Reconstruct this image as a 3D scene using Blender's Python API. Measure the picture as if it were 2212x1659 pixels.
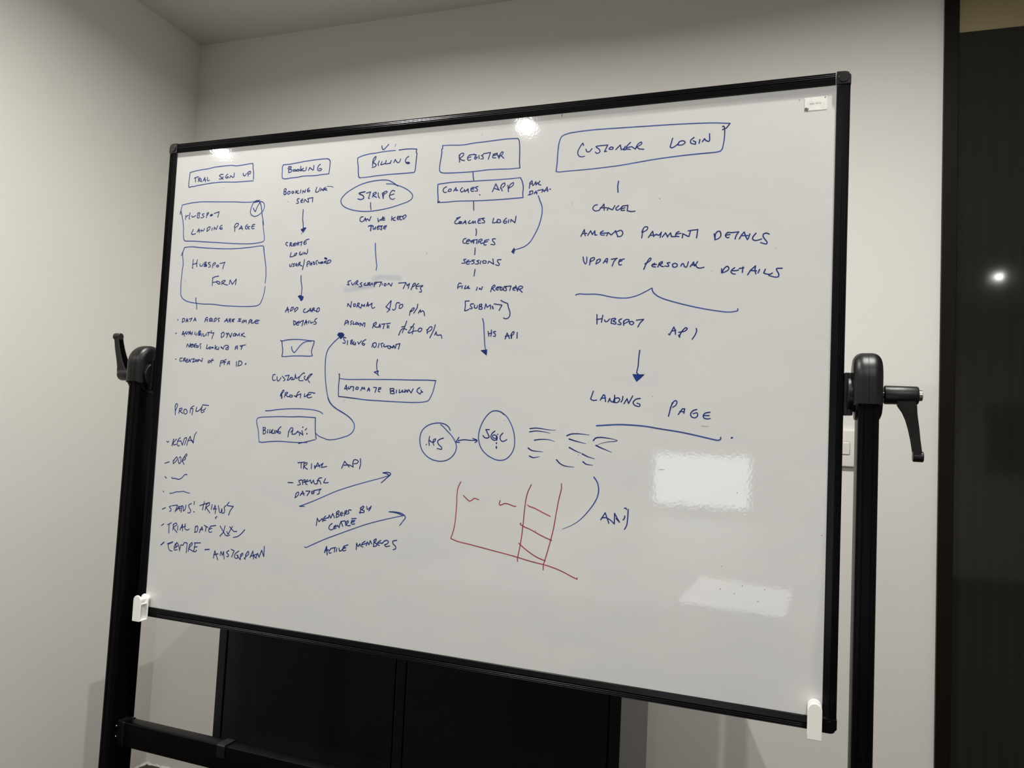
import bpy, bmesh, math, random
from mathutils import Vector, Matrix

# ------------------------------------------------------------------ clear
for o in list(bpy.data.objects):
    bpy.data.objects.remove(o, do_unlink=True)
SC = bpy.context.scene
COL = SC.collection

# ------------------------------------------------------------------ camera
cam_d = bpy.data.cameras.new('camera')
cam_d.sensor_width = 36.0
cam_d.lens = 1617.08 * 36.0 / 2212.0
cam_d.clip_start = 0.02
cam = bpy.data.objects.new('camera', cam_d)
COL.objects.link(cam)
R_ = Vector((0.9468281, 0.3179414, 0.0492937)); U_ = Vector((-0.0268367, -0.0746323, 0.9968499)); F_ = Vector((-0.3206187, 0.9451684, 0.0621315))
m = Matrix.Identity(4)
for i in range(3):
    m[i][0] = R_[i]; m[i][1] = U_[i]; m[i][2] = -F_[i]; m[i][3] = (0.5023612, -1.1186562, 1.1329842)[i]
cam.matrix_world = m
SC.camera = cam

# ------------------------------------------------------------------ world, exposure
SC.view_settings.view_transform = 'Standard'
SC.view_settings.look = 'None'
SC.view_settings.gamma = 1.0
SC.view_settings.use_curve_mapping = False
SC.view_settings.exposure = 0.6
wd = bpy.data.worlds.new('world'); SC.world = wd
wd.use_nodes = True
wd.node_tree.nodes['Background'].inputs[0].default_value = (0.9, 0.92, 1.0, 1)
wd.node_tree.nodes['Background'].inputs[1].default_value = 0.0
SC.cycles.max_bounces = 8
SC.cycles.diffuse_bounces = 5
SC.cycles.glossy_bounces = 4
SC.cycles.caustics_reflective = False
SC.cycles.caustics_refractive = False
SC.cycles.use_denoising = True
SC.cycles.sample_clamp_indirect = 4.0

# ceiling lamps of the room: x, y, power (W), spread (deg)
LAMPS = [(0.75, -0.13, 12.0, 166), (-0.42, -0.13, 13.8, 166),
         (-2.136, -1.72, 15.6, 160), (-0.575, -1.81, 15.6, 160), (0.985, -1.80, 15.6, 160), (2.05, -3.17, 9.0, 160)]
LAMP_COL = (1.0, 0.978, 0.935)
LAMP_R = 0.017
H = 2.40          # ceiling height
YB = 0.8882       # wall behind the board
XL = -1.3652      # left wall
BY = -0.0245795   # how far the stand is turned about the vertical
TILT = 0.0083218  # lean of the board on its pivots

# ------------------------------------------------------------------ materials
def nmat(name):
    mt = bpy.data.materials.new(name); mt.use_nodes = True
    nt = mt.node_tree
    return mt, nt, nt.nodes['Principled BSDF']
def simple(name, col, rough=0.5, metal=0.0, spec=0.5, coat=0.0, bump=0.0, bscale=400.0, var=0.0, vscale=6.0):
    mt, nt, b = nmat(name)
    b.inputs['Base Color'].default_value = (*col, 1)
    b.inputs['Roughness'].default_value = rough
    b.inputs['Metallic'].default_value = metal
    b.inputs['Specular IOR Level'].default_value = spec
    b.inputs['Coat Weight'].default_value = coat
    tc = nt.nodes.new('ShaderNodeTexCoord')
    if bump:
        n = nt.nodes.new('ShaderNodeTexNoise'); n.inputs['Scale'].default_value = bscale
        n.inputs['Detail'].default_value = 3.0
        nt.links.new(tc.outputs['Object'], n.inputs['Vector'])
        bp = nt.nodes.new('ShaderNodeBump'); bp.inputs['Strength'].default_value = bump
        bp.inputs['Distance'].default_value = 0.001
        nt.links.new(n.outputs['Fac'], bp.inputs['Height'])
        nt.links.new(bp.outputs['Normal'], b.inputs['Normal'])
    if var:
        n = nt.nodes.new('ShaderNodeTexNoise'); n.inputs['Scale'].default_value = vscale
        n.inputs['Detail'].default_value = 4.0
        nt.links.new(tc.outputs['Object'], n.inputs['Vector'])
        cr = nt.nodes.new('ShaderNodeValToRGB')
        cr.color_ramp.elements[0].color = (*[c * (1 - var) for c in col], 1)
        cr.color_ramp.elements[1].color = (*[min(1, c * (1 + var)) for c in col], 1)
        cr.color_ramp.elements[0].position = 0.3; cr.color_ramp.elements[1].position = 0.7
        nt.links.new(n.outputs['Fac'], cr.inputs['Fac'])
        nt.links.new(cr.outputs['Color'], b.inputs['Base Color'])
    return mt
def emit(name, col, s):
    mt, nt, b = nmat(name)
    b.inputs['Base Color'].default_value = (0.02, 0.02, 0.02, 1)
    b.inputs['Emission Color'].default_value = (*col, 1)
    b.inputs['Emission Strength'].default_value = s
    return mt

M = {}
M['wall'] = simple('wall_paint', (0.70, 0.683, 0.65), 0.7, bump=0.15, bscale=190.0, var=0.012, vscale=2.0)
M['ceiling'] = simple('ceiling_paint', (0.58, 0.565, 0.525), 0.8, bump=0.1, bscale=200.0)
M['carpet'] = simple('brown_carpet', (0.055, 0.042, 0.034), 0.95, bump=0.8, bscale=900.0, var=0.25, vscale=60.0)
M['plaster'] = simple('chipped_plaster', (0.68, 0.67, 0.64), 0.9, bump=0.5, bscale=300.0)
M['frame'] = simple('black_board_frame', (0.0028, 0.0028, 0.0034), 0.28, spec=0.2, bump=0.03, bscale=1500.0)
M['plastic'] = simple('black_moulded_plastic', (0.0042, 0.0041, 0.004), 0.36, spec=0.34, bump=0.16, bscale=1800.0)
M['steel_black'] = simple('black_powder_coated_steel', (0.0018, 0.0018, 0.0022), 0.33, spec=0.1, bump=0.03, bscale=1500.0)
M['chrome'] = simple('bright_steel', (0.30, 0.295, 0.285), 0.3, 1.0)
M['cabinet'] = simple('black_cabinet_paint', (0.0044, 0.0048, 0.0062), 0.17, spec=0.28, bump=0.03, bscale=900.0)
M['gap'] = simple('dark_gap', (0.002, 0.002, 0.002), 0.9)
M['white_plastic'] = simple('white_plastic', (0.93, 0.92, 0.89), 0.35)
M['switch'] = simple('white_switch_plastic', (0.70, 0.68, 0.63), 0.3)
M['seam'] = simple('switch_gap', (0.22, 0.20, 0.18), 0.6)
M['label'] = simple('worn_label_paper', (0.80, 0.78, 0.74), 0.5, var=0.08, vscale=120.0)
M['label_ink'] = simple('label_print', (0.06, 0.06, 0.06), 0.5)
M['door_frame'] = simple('black_door_frame', (0.0075, 0.0062, 0.004), 0.4, spec=0.1)
M['transom'] = simple('olive_transom', (0.26, 0.215, 0.105), 0.5)
M['table'] = simple('grey_table_laminate', (0.30, 0.30, 0.29), 0.45)
M['paper'] = simple('white_paper', (0.82, 0.82, 0.80), 0.7)
M['rubber'] = simple('black_rubber', (0.01, 0.01, 0.01), 0.7)
M['screen'] = emit('lit_screen', (0.92, 0.97, 1.0), 3.5)
M['slab'] = emit('added_slab_glow', (1.0, 0.99, 0.95), 2.0)  # added glow, no known source; makes a bright patch in the board reflection
M['lamp_glow'] = emit('lamp_lens', LAMP_COL, 6.0)
M['lamp_ring'] = simple('white_lamp_ring', (0.75, 0.75, 0.74), 0.4)
M['picture'] = simple('dark_picture', (0.06, 0.05, 0.055), 0.4, var=0.5, vscale=8.0)
M['picture_frame'] = simple('pale_picture_frame', (0.45, 0.44, 0.41), 0.4)

# whiteboard enamel: white, glossy, faint wiped-off haze
mt, nt, b = nmat('whiteboard_enamel')
b.inputs['Roughness'].default_value = 0.035
b.inputs['IOR'].default_value = 1.5
tc = nt.nodes.new('ShaderNodeTexCoord')
mp = nt.nodes.new('ShaderNodeMapping'); mp.inputs['Scale'].default_value = (1.0, 1.0, 1.8)
nt.links.new(tc.outputs['Object'], mp.inputs['Vector'])
n1 = nt.nodes.new('ShaderNodeTexNoise'); n1.inputs['Scale'].default_value = 7.0; n1.inputs['Detail'].default_value = 5.0
n1.inputs['Distortion'].default_value = 0.6
nt.links.new(mp.outputs['Vector'], n1.inputs['Vector'])
cr = nt.nodes.new('ShaderNodeValToRGB')
cr.color_ramp.elements[0].position = 0.35; cr.color_ramp.elements[0].color = (0.665, 0.67, 0.662, 1)
cr.color_ramp.elements[1].position = 0.68; cr.color_ramp.elements[1].color = (0.695, 0.697, 0.684, 1)
nt.links.new(n1.outputs['Fac'], cr.inputs['Fac'])
nt.links.new(cr.outputs['Color'], b.inputs['Base Color'])
n2 = nt.nodes.new('ShaderNodeTexNoise'); n2.inputs['Scale'].default_value = 260.0; n2.inputs['Detail'].default_value = 2.0
nt.links.new(tc.outputs['Object'], n2.inputs['Vector'])
n3 = nt.nodes.new('ShaderNodeTexNoise'); n3.inputs['Scale'].default_value = 22.0; n3.inputs['Detail'].default_value = 2.0
nt.links.new(tc.outputs['Object'], n3.inputs['Vector'])
ad = nt.nodes.new('ShaderNodeMath'); ad.operation = 'MULTIPLY_ADD'
nt.links.new(n3.outputs['Fac'], ad.inputs[0]); ad.inputs[1].default_value = 2.5
nt.links.new(n2.outputs['Fac'], ad.inputs[2])
bp = nt.nodes.new('ShaderNodeBump'); bp.inputs['Strength'].default_value = 0.026; bp.inputs['Distance'].default_value = 0.001
nt.links.new(ad.outputs[0], bp.inputs['Height'])
nt.links.new(bp.outputs['Normal'], b.inputs['Normal'])
M['board'] = mt

def ink(name, col, rough=0.42):
    mt, nt, b = nmat(name)
    tc = nt.nodes.new('ShaderNodeTexCoord')
    n = nt.nodes.new('ShaderNodeTexNoise'); n.inputs['Scale'].default_value = 45.0; n.inputs['Detail'].default_value = 3.0
    nt.links.new(tc.outputs['Object'], n.inputs['Vector'])
    cr = nt.nodes.new('ShaderNodeValToRGB')
    cr.color_ramp.elements[0].position = 0.35; cr.color_ramp.elements[0].color = (*[c * 0.7 for c in col], 1)
    cr.color_ramp.elements[1].position = 0.72; cr.color_ramp.elements[1].color = (*[c * 1.35 for c in col], 1)
    nt.links.new(n.outputs['Fac'], cr.inputs['Fac'])
    nt.links.new(cr.outputs['Color'], b.inputs['Base Color'])
    b.inputs['Roughness'].default_value = rough
    b.inputs['Specular IOR Level'].default_value = 0.25
    return mt
M['ink_dark'] = ink('blue_ink', (0.008, 0.026, 0.175))
M['ink_light'] = ink('thin_blue_ink', (0.034, 0.078, 0.30))
M['ink_red'] = ink('red_ink', (0.33, 0.043, 0.10))
mt, nt, b = nmat('blue_smear')
b.inputs['Base Color'].default_value = (0.30, 0.36, 0.60, 1); b.inputs['Roughness'].default_value = 0.3
tc = nt.nodes.new('ShaderNodeTexCoord'); n = nt.nodes.new('ShaderNodeTexNoise'); n.inputs['Scale'].default_value = 40.0
nt.links.new(tc.outputs['Object'], n.inputs['Vector'])
at = nt.nodes.new('ShaderNodeAttribute'); at.attribute_name = 'fade'
mu = nt.nodes.new('ShaderNodeMath'); mu.operation = 'MULTIPLY'
nt.links.new(n.outputs['Fac'], mu.inputs[0]); nt.links.new(at.outputs['Fac'], mu.inputs[1])
mu2 = nt.nodes.new('ShaderNodeMath'); mu2.operation = 'MULTIPLY'; mu2.inputs[1].default_value = 0.36
nt.links.new(mu.outputs[0], mu2.inputs[0])
nt.links.new(mu2.outputs[0], b.inputs['Alpha'])
M['smear'] = mt

# dark polished door leaf with vertical wood grain
mt, nt, b = nmat('dark_polished_wood')
b.inputs['Roughness'].default_value = 0.06
b.inputs['IOR'].default_value = 1.5
tc = nt.nodes.new('ShaderNodeTexCoord'); mp = nt.nodes.new('ShaderNodeMapping')
mp.inputs['Scale'].default_value = (4.0, 1.0, 0.22)
nt.links.new(tc.outputs['Object'], mp.inputs['Vector'])
wv = nt.nodes.new('ShaderNodeTexWave'); wv.wave_type = 'BANDS'; wv.bands_direction = 'X'
wv.inputs['Scale'].default_value = 2.2; wv.inputs['Distortion'].default_value = 7.0; wv.inputs['Detail'].default_value = 3.0
nt.links.new(mp.outputs['Vector'], wv.inputs['Vector'])
cr = nt.nodes.new('ShaderNodeValToRGB')
cr.color_ramp.elements[0].color = (0.0122, 0.0124, 0.0105, 1); cr.color_ramp.elements[1].color = (0.0142, 0.0143, 0.0122, 1)
nt.links.new(wv.outputs['Fac'], cr.inputs['Fac']); nt.links.new(cr.outputs['Color'], b.inputs['Base Color'])
bp = nt.nodes.new('ShaderNodeBump'); bp.inputs['Strength'].default_value = 0.012; bp.inputs['Distance'].default_value = 0.0005
nt.links.new(wv.outputs['Fac'], bp.inputs['Height']); nt.links.new(bp.outputs['Normal'], b.inputs['Normal'])
M['door_wood'] = mt

# ------------------------------------------------------------------ helpers
def obj(name, bm, mat, parent=None, smooth=False, bevel=0.0, seg=2, xf=None, weld=False):
    if xf is not None: bmesh.ops.transform(bm, matrix=xf, verts=bm.verts)
    if weld: bmesh.ops.remove_doubles(bm, verts=bm.verts, dist=1e-6)
    bmesh.ops.recalc_face_normals(bm, faces=bm.faces)
    me = bpy.data.meshes.new(name); bm.to_mesh(me); bm.free()
    for mm in (mat if isinstance(mat, (list, tuple)) else [mat]): me.materials.append(mm)
    o = bpy.data.objects.new(name, me); COL.objects.link(o)
    if parent is not None: o.parent = parent
    if smooth:
        for f in me.polygons: f.use_smooth = True
        me.set_sharp_from_angle(angle=math.radians(38))
    if bevel:
        md = o.modifiers.new('bevel', 'BEVEL'); md.width = bevel; md.segments = seg
        md.limit_method = 'ANGLE'; md.angle_limit = math.radians(38); md.harden_normals = False
    return o
def empty(name, loc=(0, 0, 0), rz=0.0):
    o = bpy.data.objects.new(name, None); COL.objects.link(o)
    o.location = loc; o.rotation_euler = (0, 0, rz); o.empty_display_size = 0.1
    return o
def tag(o, label, cat, group=None):
    o['label'] = label; o['category'] = cat
    if group: o['group'] = group
    return o
def struct(o):
    o['kind'] = 'structure'; return o
def box(bm, x0, x1, y0, y1, z0, z1):
    r = bmesh.ops.create_cube(bm, size=1.0)
    for v in r['verts']:
        v.co = Vector(((x0 + x1) / 2 + v.co.x * (x1 - x0), (y0 + y1) / 2 + v.co.y * (y1 - y0), (z0 + z1) / 2 + v.co.z * (z1 - z0)))
    return r['verts']
def bx(*a):
    bm = bmesh.new(); box(bm, *a); return bm
def ring_loft(bm, rings, cap=True, closed=True):
    vs = [[bm.verts.new(c) for c in r] for r in rings]
    n = len(vs[0])
    for a, b_ in zip(vs, vs[1:]):
        for i in range(n if closed else n - 1):
            j = (i + 1) % n
            bm.faces.new((a[i], a[j], b_[j], b_[i]))
    if cap:
        bm.faces.new(vs[0][::-1]); bm.faces.new(vs[-1])
    return vs
def lathe(bm, axis, origin, prof, seg=32):
    """prof: (position along axis, radius) pairs; axis 0/1/2"""
    rings = []
    for t, r in prof:
        ring = []
        for k in range(seg):
            a = 2 * math.pi * k / seg
            c = [0, 0, 0]; c[axis] = t; c[(axis + 1) % 3] = r * math.cos(a); c[(axis + 2) % 3] = r * math.sin(a)
            ring.append(Vector(c) + Vector(origin))
        rings.append(ring)
    ring_loft(bm, rings)
def prism(bm, outline, axis, t0, t1):
    """outline: 2-D points in the plane of the other two axes (in axis order)"""
    others = [i for i in range(3) if i != axis]
    rings = []
    for t in (t0, t1):
        ring = []
        for a, b_ in outline:
            c = [0, 0, 0]; c[axis] = t; c[others[0]] = a; c[others[1]] = b_
            ring.append(Vector(c))
        rings.append(ring)
    ring_loft(bm, rings)
def rrect(x0, x1, y0, y1, r, n=5):
    pts = []
    for cx, cy, a0 in ((x1 - r, y1 - r, 0), (x0 + r, y1 - r, 90), (x0 + r, y0 + r, 180), (x1 - r, y0 + r, 270)):
        for k in range(n + 1):
            a = math.radians(a0 + 90.0 * k / n)
            pts.append((cx + r * math.cos(a), cy + r * math.sin(a)))
    return pts

# ------------------------------------------------------------------ the room
XR = 2.75; YF = -5.0; XFL = -3.4
YS = -0.45     # where the left wall ends and the room widens
struct(obj('floor', bx(XFL - .1, XR + .1, YF - .1, YB + .1, -0.06, 0.0), M['carpet']))
struct(obj('ceiling', bx(XFL - .1, XR + .1, YF - .1, YB + .1, H, H + 0.06), M['ceiling']))
DX0, DX1 = 0.893, 1.86   # opening of the dark door in the wall behind the board
bm = bmesh.new()
box(bm, XL - 0.1, DX0, YB, YB + 0.1, 0.0, H)
struct(obj('wall_back', bm, M['wall']))
struct(obj('wall_back_right', bx(DX1, XR, YB, YB + 0.1, 0.0, H), M['wall']))
struct(obj('wall_left', bx(XL - 0.1, XL, YS, YB, 0.0, H), M['wall']))
struct(obj('wall_left_return', bx(XFL, XL - 0.1, YS, YS + 0.1, 0.0, H), M['wall']))
struct(obj('wall_left_far', bx(XFL - 0.1, XFL, YF, YS + 0.1, 0.0, H), M['wall']))
struct(obj('wall_right', bx(XR, XR + 0.1, YF, YB + 0.1, 0.0, H), M['wall']))
struct(obj('wall_front', bx(XFL, XR, YF - 0.1, YF, 0.0, H), M['wall']))

# ragged pale plaster edge where walls meet the floor in the corner
random.seed(4)
def ragged(p0, p1, nrm, n):
    bm = bmesh.new(); lo = []; hi = []; lo2 = []
    p0 = Vector(p0); p1 = Vector(p1); nrm = Vector(nrm)
    for i in range(n + 1):
        p = p0.lerp(p1, i / n); d = random.uniform(0.002, 0.0075); h = random.uniform(0.002, 0.008)
        hi.append(bm.verts.new(p + Vector((0, 0, h)) + nrm * 0.0003))
        lo.append(bm.verts.new(p + nrm * d + Vector((0, 0, h * .5))))
        lo2.append(bm.verts.new(p + nrm * (d + .001) + Vector((0, 0, 0.0002))))
    for i in range(n):
        bm.faces.new((hi[i], hi[i + 1], lo[i + 1], lo[i])); bm.faces.new((lo[i], lo[i + 1], lo2[i + 1], lo2[i]))
    return bm
struct(obj('trim_1', ragged((XL, 0.35, 0), (XL, YB, 0), (1, 0, 0), 60), M['plaster']))
struct(obj('trim_2', ragged((XL, YB, 0), (-0.80, YB, 0), (0, -1, 0), 60), M['plaster']))

# dark door with its black frame and olive panel above
door = struct(empty('door_1', (DX0, YB, 0)))
fw = 0.032
zt = 2.1535
bm = bmesh.new()
box(bm, 0, fw, -0.012, 0.06, 0, H); box(bm, DX1 - DX0 - fw, DX1 - DX0, -0.012, 0.06, 0, H)
struct(obj('door_frame', bm, M['door_frame'], door, bevel=0.0015))
struct(obj('door_leaf', bx(fw, DX1 - DX0 - fw, 0.0, 0.045, 0.004, zt), M['door_wood'], door, bevel=0.001))
struct(obj('transom_panel', bx(fw, DX1 - DX0 - fw, 0.002, 0.045, zt + .0005, H), M['transom'], door))

# ------------------------------------------------------------------ ceiling lamps
for i, (x, y, pw, sp) in enumerate(LAMPS):
    t = empty('ceiling_downlight', (x, y, H))
    bm = bmesh.new(); lathe(bm, 2, (0, 0, 0), [(0, 0.044), (-0.004, 0.044), (-0.006, 0.040), (-0.006, 0.028), (-0.001, 0.026)], 40)
    obj('trim_ring', bm, M['lamp_ring'], t, smooth=True)
    bm = bmesh.new(); lathe(bm, 2, (0, 0, 0), [(-0.0015, 0.022), (-0.0035, 0.021), (-0.004, 0.018)], 40)
    obj('lens', bm, M['lamp_glow'], t)
    where = ['just in front of the whiteboard at its right', 'just in front of the whiteboard at its left', 'in the wider left part of the room',
             'in the middle of the row behind the camera', 'at the right of the row behind the camera', 'in the far right corner of the ceiling'][i]
    tag(t, 'white round recessed ceiling downlight ' + where, 'ceiling light', 'recessed ceiling downlights')
    ld = bpy.data.lights.new('downlight_lamp', 'AREA'); ld.shape = 'DISK'; ld.size = (LAMP_R if i > 1 else 0.011) * 2
    ld.energy = pw; ld.color = LAMP_COL; ld.spread = math.radians(sp)
    lo = bpy.data.objects.new('downlight_lamp', ld); COL.objects.link(lo); lo.parent = t; lo.location = (0, 0, -0.0065)

# ------------------------------------------------------------------ cabinet behind the board
CX0, CX1, CY0, CZ = -0.7280, 0.2475, 0.4082, 0.948
cab = tag(empty('storage_cabinet', ((CX0 + CX1) / 2, CY0 + 0.200, 0)), 'wide black metal two-door cabinet behind the whiteboard against the wall', 'cabinet')
cw = (CX1 - CX0) / 2; cd = 0.200
bm = bmesh.new()
box(bm, -cw, -cw + 0.0215, -cd, cd, 0.02, CZ - 0.025); box(bm, cw - 0.0222, cw, -cd, cd, 0.02, CZ - 0.025)
box(bm, -0.0108 + 0.0, 0.0112, -cd + .0005, cd - 0.03, 0.08, CZ - 0.025)
box(bm, -cw + 0.0215, cw - 0.0222, cd - 0.02, cd, 0.02, CZ - 0.025)
obj('body', bm, M['cabinet'], cab, bevel=0.0012)
obj('top_panel', bx(-cw - 0.0005, cw + 0.0005, -cd - 0.0005, cd, CZ - 0.0245, CZ), M['cabinet'], cab, bevel=0.0015)
obj('plinth', bx(-cw + 0.0215, cw - 0.0222, -cd + 0.004, cd - 0.021, 0.0, 0.08), M['cabinet'], cab)
for s, (a, c) in (('l', (-cw + 0.0255, -0.0143)), ('r', (0.0147, cw - 0.0262))):
    d = obj('door', bx(a, c, -cd + 0.001, -cd + 0.020, 0.084, CZ - 0.028), M['cabinet'], cab, bevel=0.0012)
    hx = c - 0.05 if s == 'l' else a + 0.05
    bm = bmesh.new(); prism(bm, rrect(hx - 0.012, hx + 0.012, 0.76, 0.88, 0.011), 1, -cd + 0.0002, -cd + 0.0009)
    obj('recessed_handle', bm, M['plastic'], d)
bm = bx(-cw + 0.0215, cw - 0.0222, -cd + 0.021, -cd + 0.024, 0.081, CZ - 0.0255)
obj('inner_liner', bm, M['gap'], cab)

# ------------------------------------------------------------------ light switch
sw = tag(empty('light_switch', (0.690, YB, 1.1306)), 'white plastic wall light switch half hidden between board frame and right post', 'light switch')
bm = bmesh.new()
ring_loft(bm, [[Vector((a, y, c)) for a, c in rrect(-h, h, -h2, h2, r)] for y, h, h2, r in
               ((-0.0001, 0.0425, 0.0445, .004), (-0.0075, 0.0430, 0.0450, .004), (-0.0098, 0.0415, 0.0435, .004), (-0.0104, 0.0385, 0.0405, .003))])
obj('switch_plate', bm, M['switch'], sw, smooth=True)
bm = bmesh.new(); prism(bm, rrect(-0.0112, 0.0112, -0.0160, 0.0160, 0.0026), 1, -0.01055, -0.0103)
obj('rocker_surround', bm, M['seam'], sw)
bm = bmesh.new()
ring_loft(bm, [[Vector((a, -0.0104, c)) for a, c in rrect(-0.0104, 0.0104, -0.0152, 0.0152, .002)],
               [Vector((a, -0.0122 - 0.05 * max(0, c), c)) for a, c in rrect(-0.0104, 0.0104, -0.0150, 0.0138, .002)],
               [Vector((a, -0.0126 - 0.05 * max(0, c), c)) for a, c in rrect(-0.0098, 0.0098, -0.0145, 0.0126, .0015)]])
obj('rocker', bm, M['switch'], sw)

# ------------------------------------------------------------------ mobile whiteboard
WB = tag(empty('mobile_whiteboard', (0, 0, 0), BY), 'large mobile whiteboard in a black frame on a black stand, covered in blue handwriting', 'whiteboard')
HU, HV = 0.5856, 0.432            # half size of the visible writing surface
VC = 0.7720389 + 0.432            # height of its centre
FW = 0.0177                       # frame width
TB = Matrix.Translation((0, 0, VC)) @ Matrix.Rotation(TILT, 4, 'X')   # board frame of reference: u, w (into the wall), v
obj('writing_surface', bx(-HU - 0.006, HU + 0.006, 0.0, 0.012, -HV - 0.006, HV + 0.006), M['board'], WB, xf=TB)

PROF = [(0.0000, -0.0004), (0.0003, -0.0012), (0.0010, -0.0016), (0.0086, -0.0030), (0.0092, -0.0026), (0.0095, -0.0016), (0.0101, -0.0016), (0.0107, -0.0030),
        (0.0112, -0.0033), (0.0117, -0.0030), (0.0122, -0.0018), (0.0126, -0.0018), (0.0131, -0.0030), (0.0136, -0.0033), (0.0141, -0.0030), (0.0146, -0.0018), (0.0150, -0.0018),
        (0.0155, -0.0028), (0.0161, -0.0031), (0.0170, -0.0024), (FW, -0.0010), (FW, 0.0170), (0.0000, 0.0170)]
def rail(side):
    """one aluminium rail; runs along u for top/bottom, along v for left/right"""
    bm = bmesh.new(); L = (HU if side in 'tb' else HV) - 0.0015
    rings = []
    for t in (-L, L):
        ring = []
        for n, w in PROF:
            if side == 't': c = (t, w, HV + n)
            elif side == 'b': c = (t, w, -HV - n)
            elif side == 'l': c = (-HU - n, w, t)
            else: c = (HU + n, w, t)
            ring.append(Vector(c))
        rings.append(ring)
    ring_loft(bm, rings)
    return bm
for s in 'tblr':
    obj('frame_rail', rail(s), M['frame'], WB, xf=TB)
def corner(su, sv):
    bm = bmesh.new(); o = 0.0006; i = -0.0003
    # body: square inside, rounded outer corner, two thin fins
    R = 0.0085; E = FW + o
    out = [(i, i), (E, i)]
    for k in range(9):
        a = math.radians(90.0 * k / 8)
        rr = R - (0.0010 if k in (3, 4) else 0.0)
        out.append((E - R + rr * math.cos(a), E - R + rr * math.sin(a)))
    out += [(i, E)]
    def put(n1, n2, w): return Vector((su * (HU + n1), w, sv * (HV + n2)))
    ring_loft(bm, [[put(a, c, w) for a, c in out] for w in (-0.0034, 0.0176)])
    cb = obj('corner_cap', bm, M['frame'], WB, bevel=0.0005, xf=TB)
    bm = bmesh.new(); q = []
    cx = cy = 0.0088; r = 0.0068
    for k in range(25):
        a = math.radians(-90.0 - 225.0 * k / 24 + 20)
        q.append((cx + r * math.cos(a), cy + r * math.sin(a)))
    q = [(cx + r * math.cos(math.radians(a)), cy + r * math.sin(math.radians(a))) for a in range(80, 371, 10)]
    q.append((cx + r * 1.02, cy + r * 0.98))
    ring_loft(bm, [[put(cx + (a - cx) * s_, cy + (c - cy) * s_, w) for a, c in q] for s_, w in ((1.0, -0.0034), (1.0, -0.0042), (0.93, -0.0047))])
    obj('corner_button', bm, M['frame'], cb, xf=TB)
for su in (-1, 1):
    for sv in (-1, 1): corner(su, sv)

# stand: two posts, feet, crossbar
PU, PW0, PW1, PT = 0.6328, -0.020, 0.0335, 1.225
def post_outline():
    h = 0.01275; r = 0.0035
    pts = []
    for (cu, cw_, a0) in ((h - r, PW1 - r, 0), (-h + r, PW1 - r, 90), (-h + r, PW0 + r, 180)):
        for k in range(5):
            a = math.radians(a0 + 90 * k / 4); pts.append((cu + r * math.cos(a), cw_ + r * math.sin(a)))
    # two shallow grooves down the front face
    for g in (-0.0055, 0.0055):
        pts += [(g - 0.0009, PW0), (g - 0.0005, PW0 + 0.0011), (g + 0.0005, PW0 + 0.0011), (g + 0.0009, PW0)]
    for k in range(5):
        a = math.radians(270 + 90 * k / 4); pts.append((h - r + r * math.cos(a), PW0 + r + r * math.sin(a)))
    return pts
def shift(o, du): return [(a + du, c) for a, c in o]
PO = post_outline()
WC = (PW0 + PW1) / 2
for s in (-1, 1):
    bm = bmesh.new(); prism(bm, shift(PO, s * PU), 2, 0.105, PT)
    obj('post', bm, M['steel_black'], WB, smooth=True)
    ft = obj('foot', bx(s * PU - 0.019, s * PU + 0.019, WC - 0.29, WC + 0.29, 0.072, 0.106), M['steel_black'], WB, bevel=0.004)
    for e in (-1, 1):
        bm = bmesh.new(); lathe(bm, 0, (s * PU, WC + e * 0.262, 0.0255), [(-0.012, 0.019), (-0.010, 0.0253), (0.010, 0.0253), (0.012, 0.019)], 28)
        box(bm, s * PU - 0.016, s * PU - 0.0125, WC + e * 0.262 - 0.011, WC + e * 0.262 + 0.011, 0.022, 0.066)
        box(bm, s * PU + 0.0125, s * PU + 0.016, WC + e * 0.262 - 0.011, WC + e * 0.262 + 0.011, 0.022, 0.066)
        box(bm, s * PU - 0.016, s * PU + 0.016, WC + e * 0.262 - 0.013, WC + e * 0.262 + 0.013, 0.064, 0.0725)
        obj('caster', bm, M['rubber'], ft, smooth=True)
BW0, BW1, BZ0, BZ1 = -0.004, 0.0205, 0.5145, 0.5590
bm = bmesh.new(); prism(bm, rrect(BW0, BW1, BZ0, BZ1, 0.0028, 4), 0, -PU + 0.01275, PU - 0.01275)
xb = obj('crossbar', bm, M['steel_black'], WB, smooth=True)
for s in (-1, 1):
    for k in (0, 1):
        bm = bmesh.new(); lathe(bm, 0, (s * 0.61998, -0.0075, 0.532 + 0.019 * k), [(-s * 0.0007, 0.0012), (0, 0.0015)], 14)
        obj('screw', bm, M['chrome'], xb)
    ua, ub = s * (PU - 0.0128), s * (PU - 0.0285)
    bm = bmesh.new(); prism(bm, rrect(BW0 - 0.0012, BW1 + 0.0012, BZ0 - 0.0012, BZ1 + 0.0012, 0.003, 4), 0, min(ua, ub), max(ua, ub))
    obj('bar_end_cap', bm, M['plastic'], xb, smooth=True)

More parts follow.
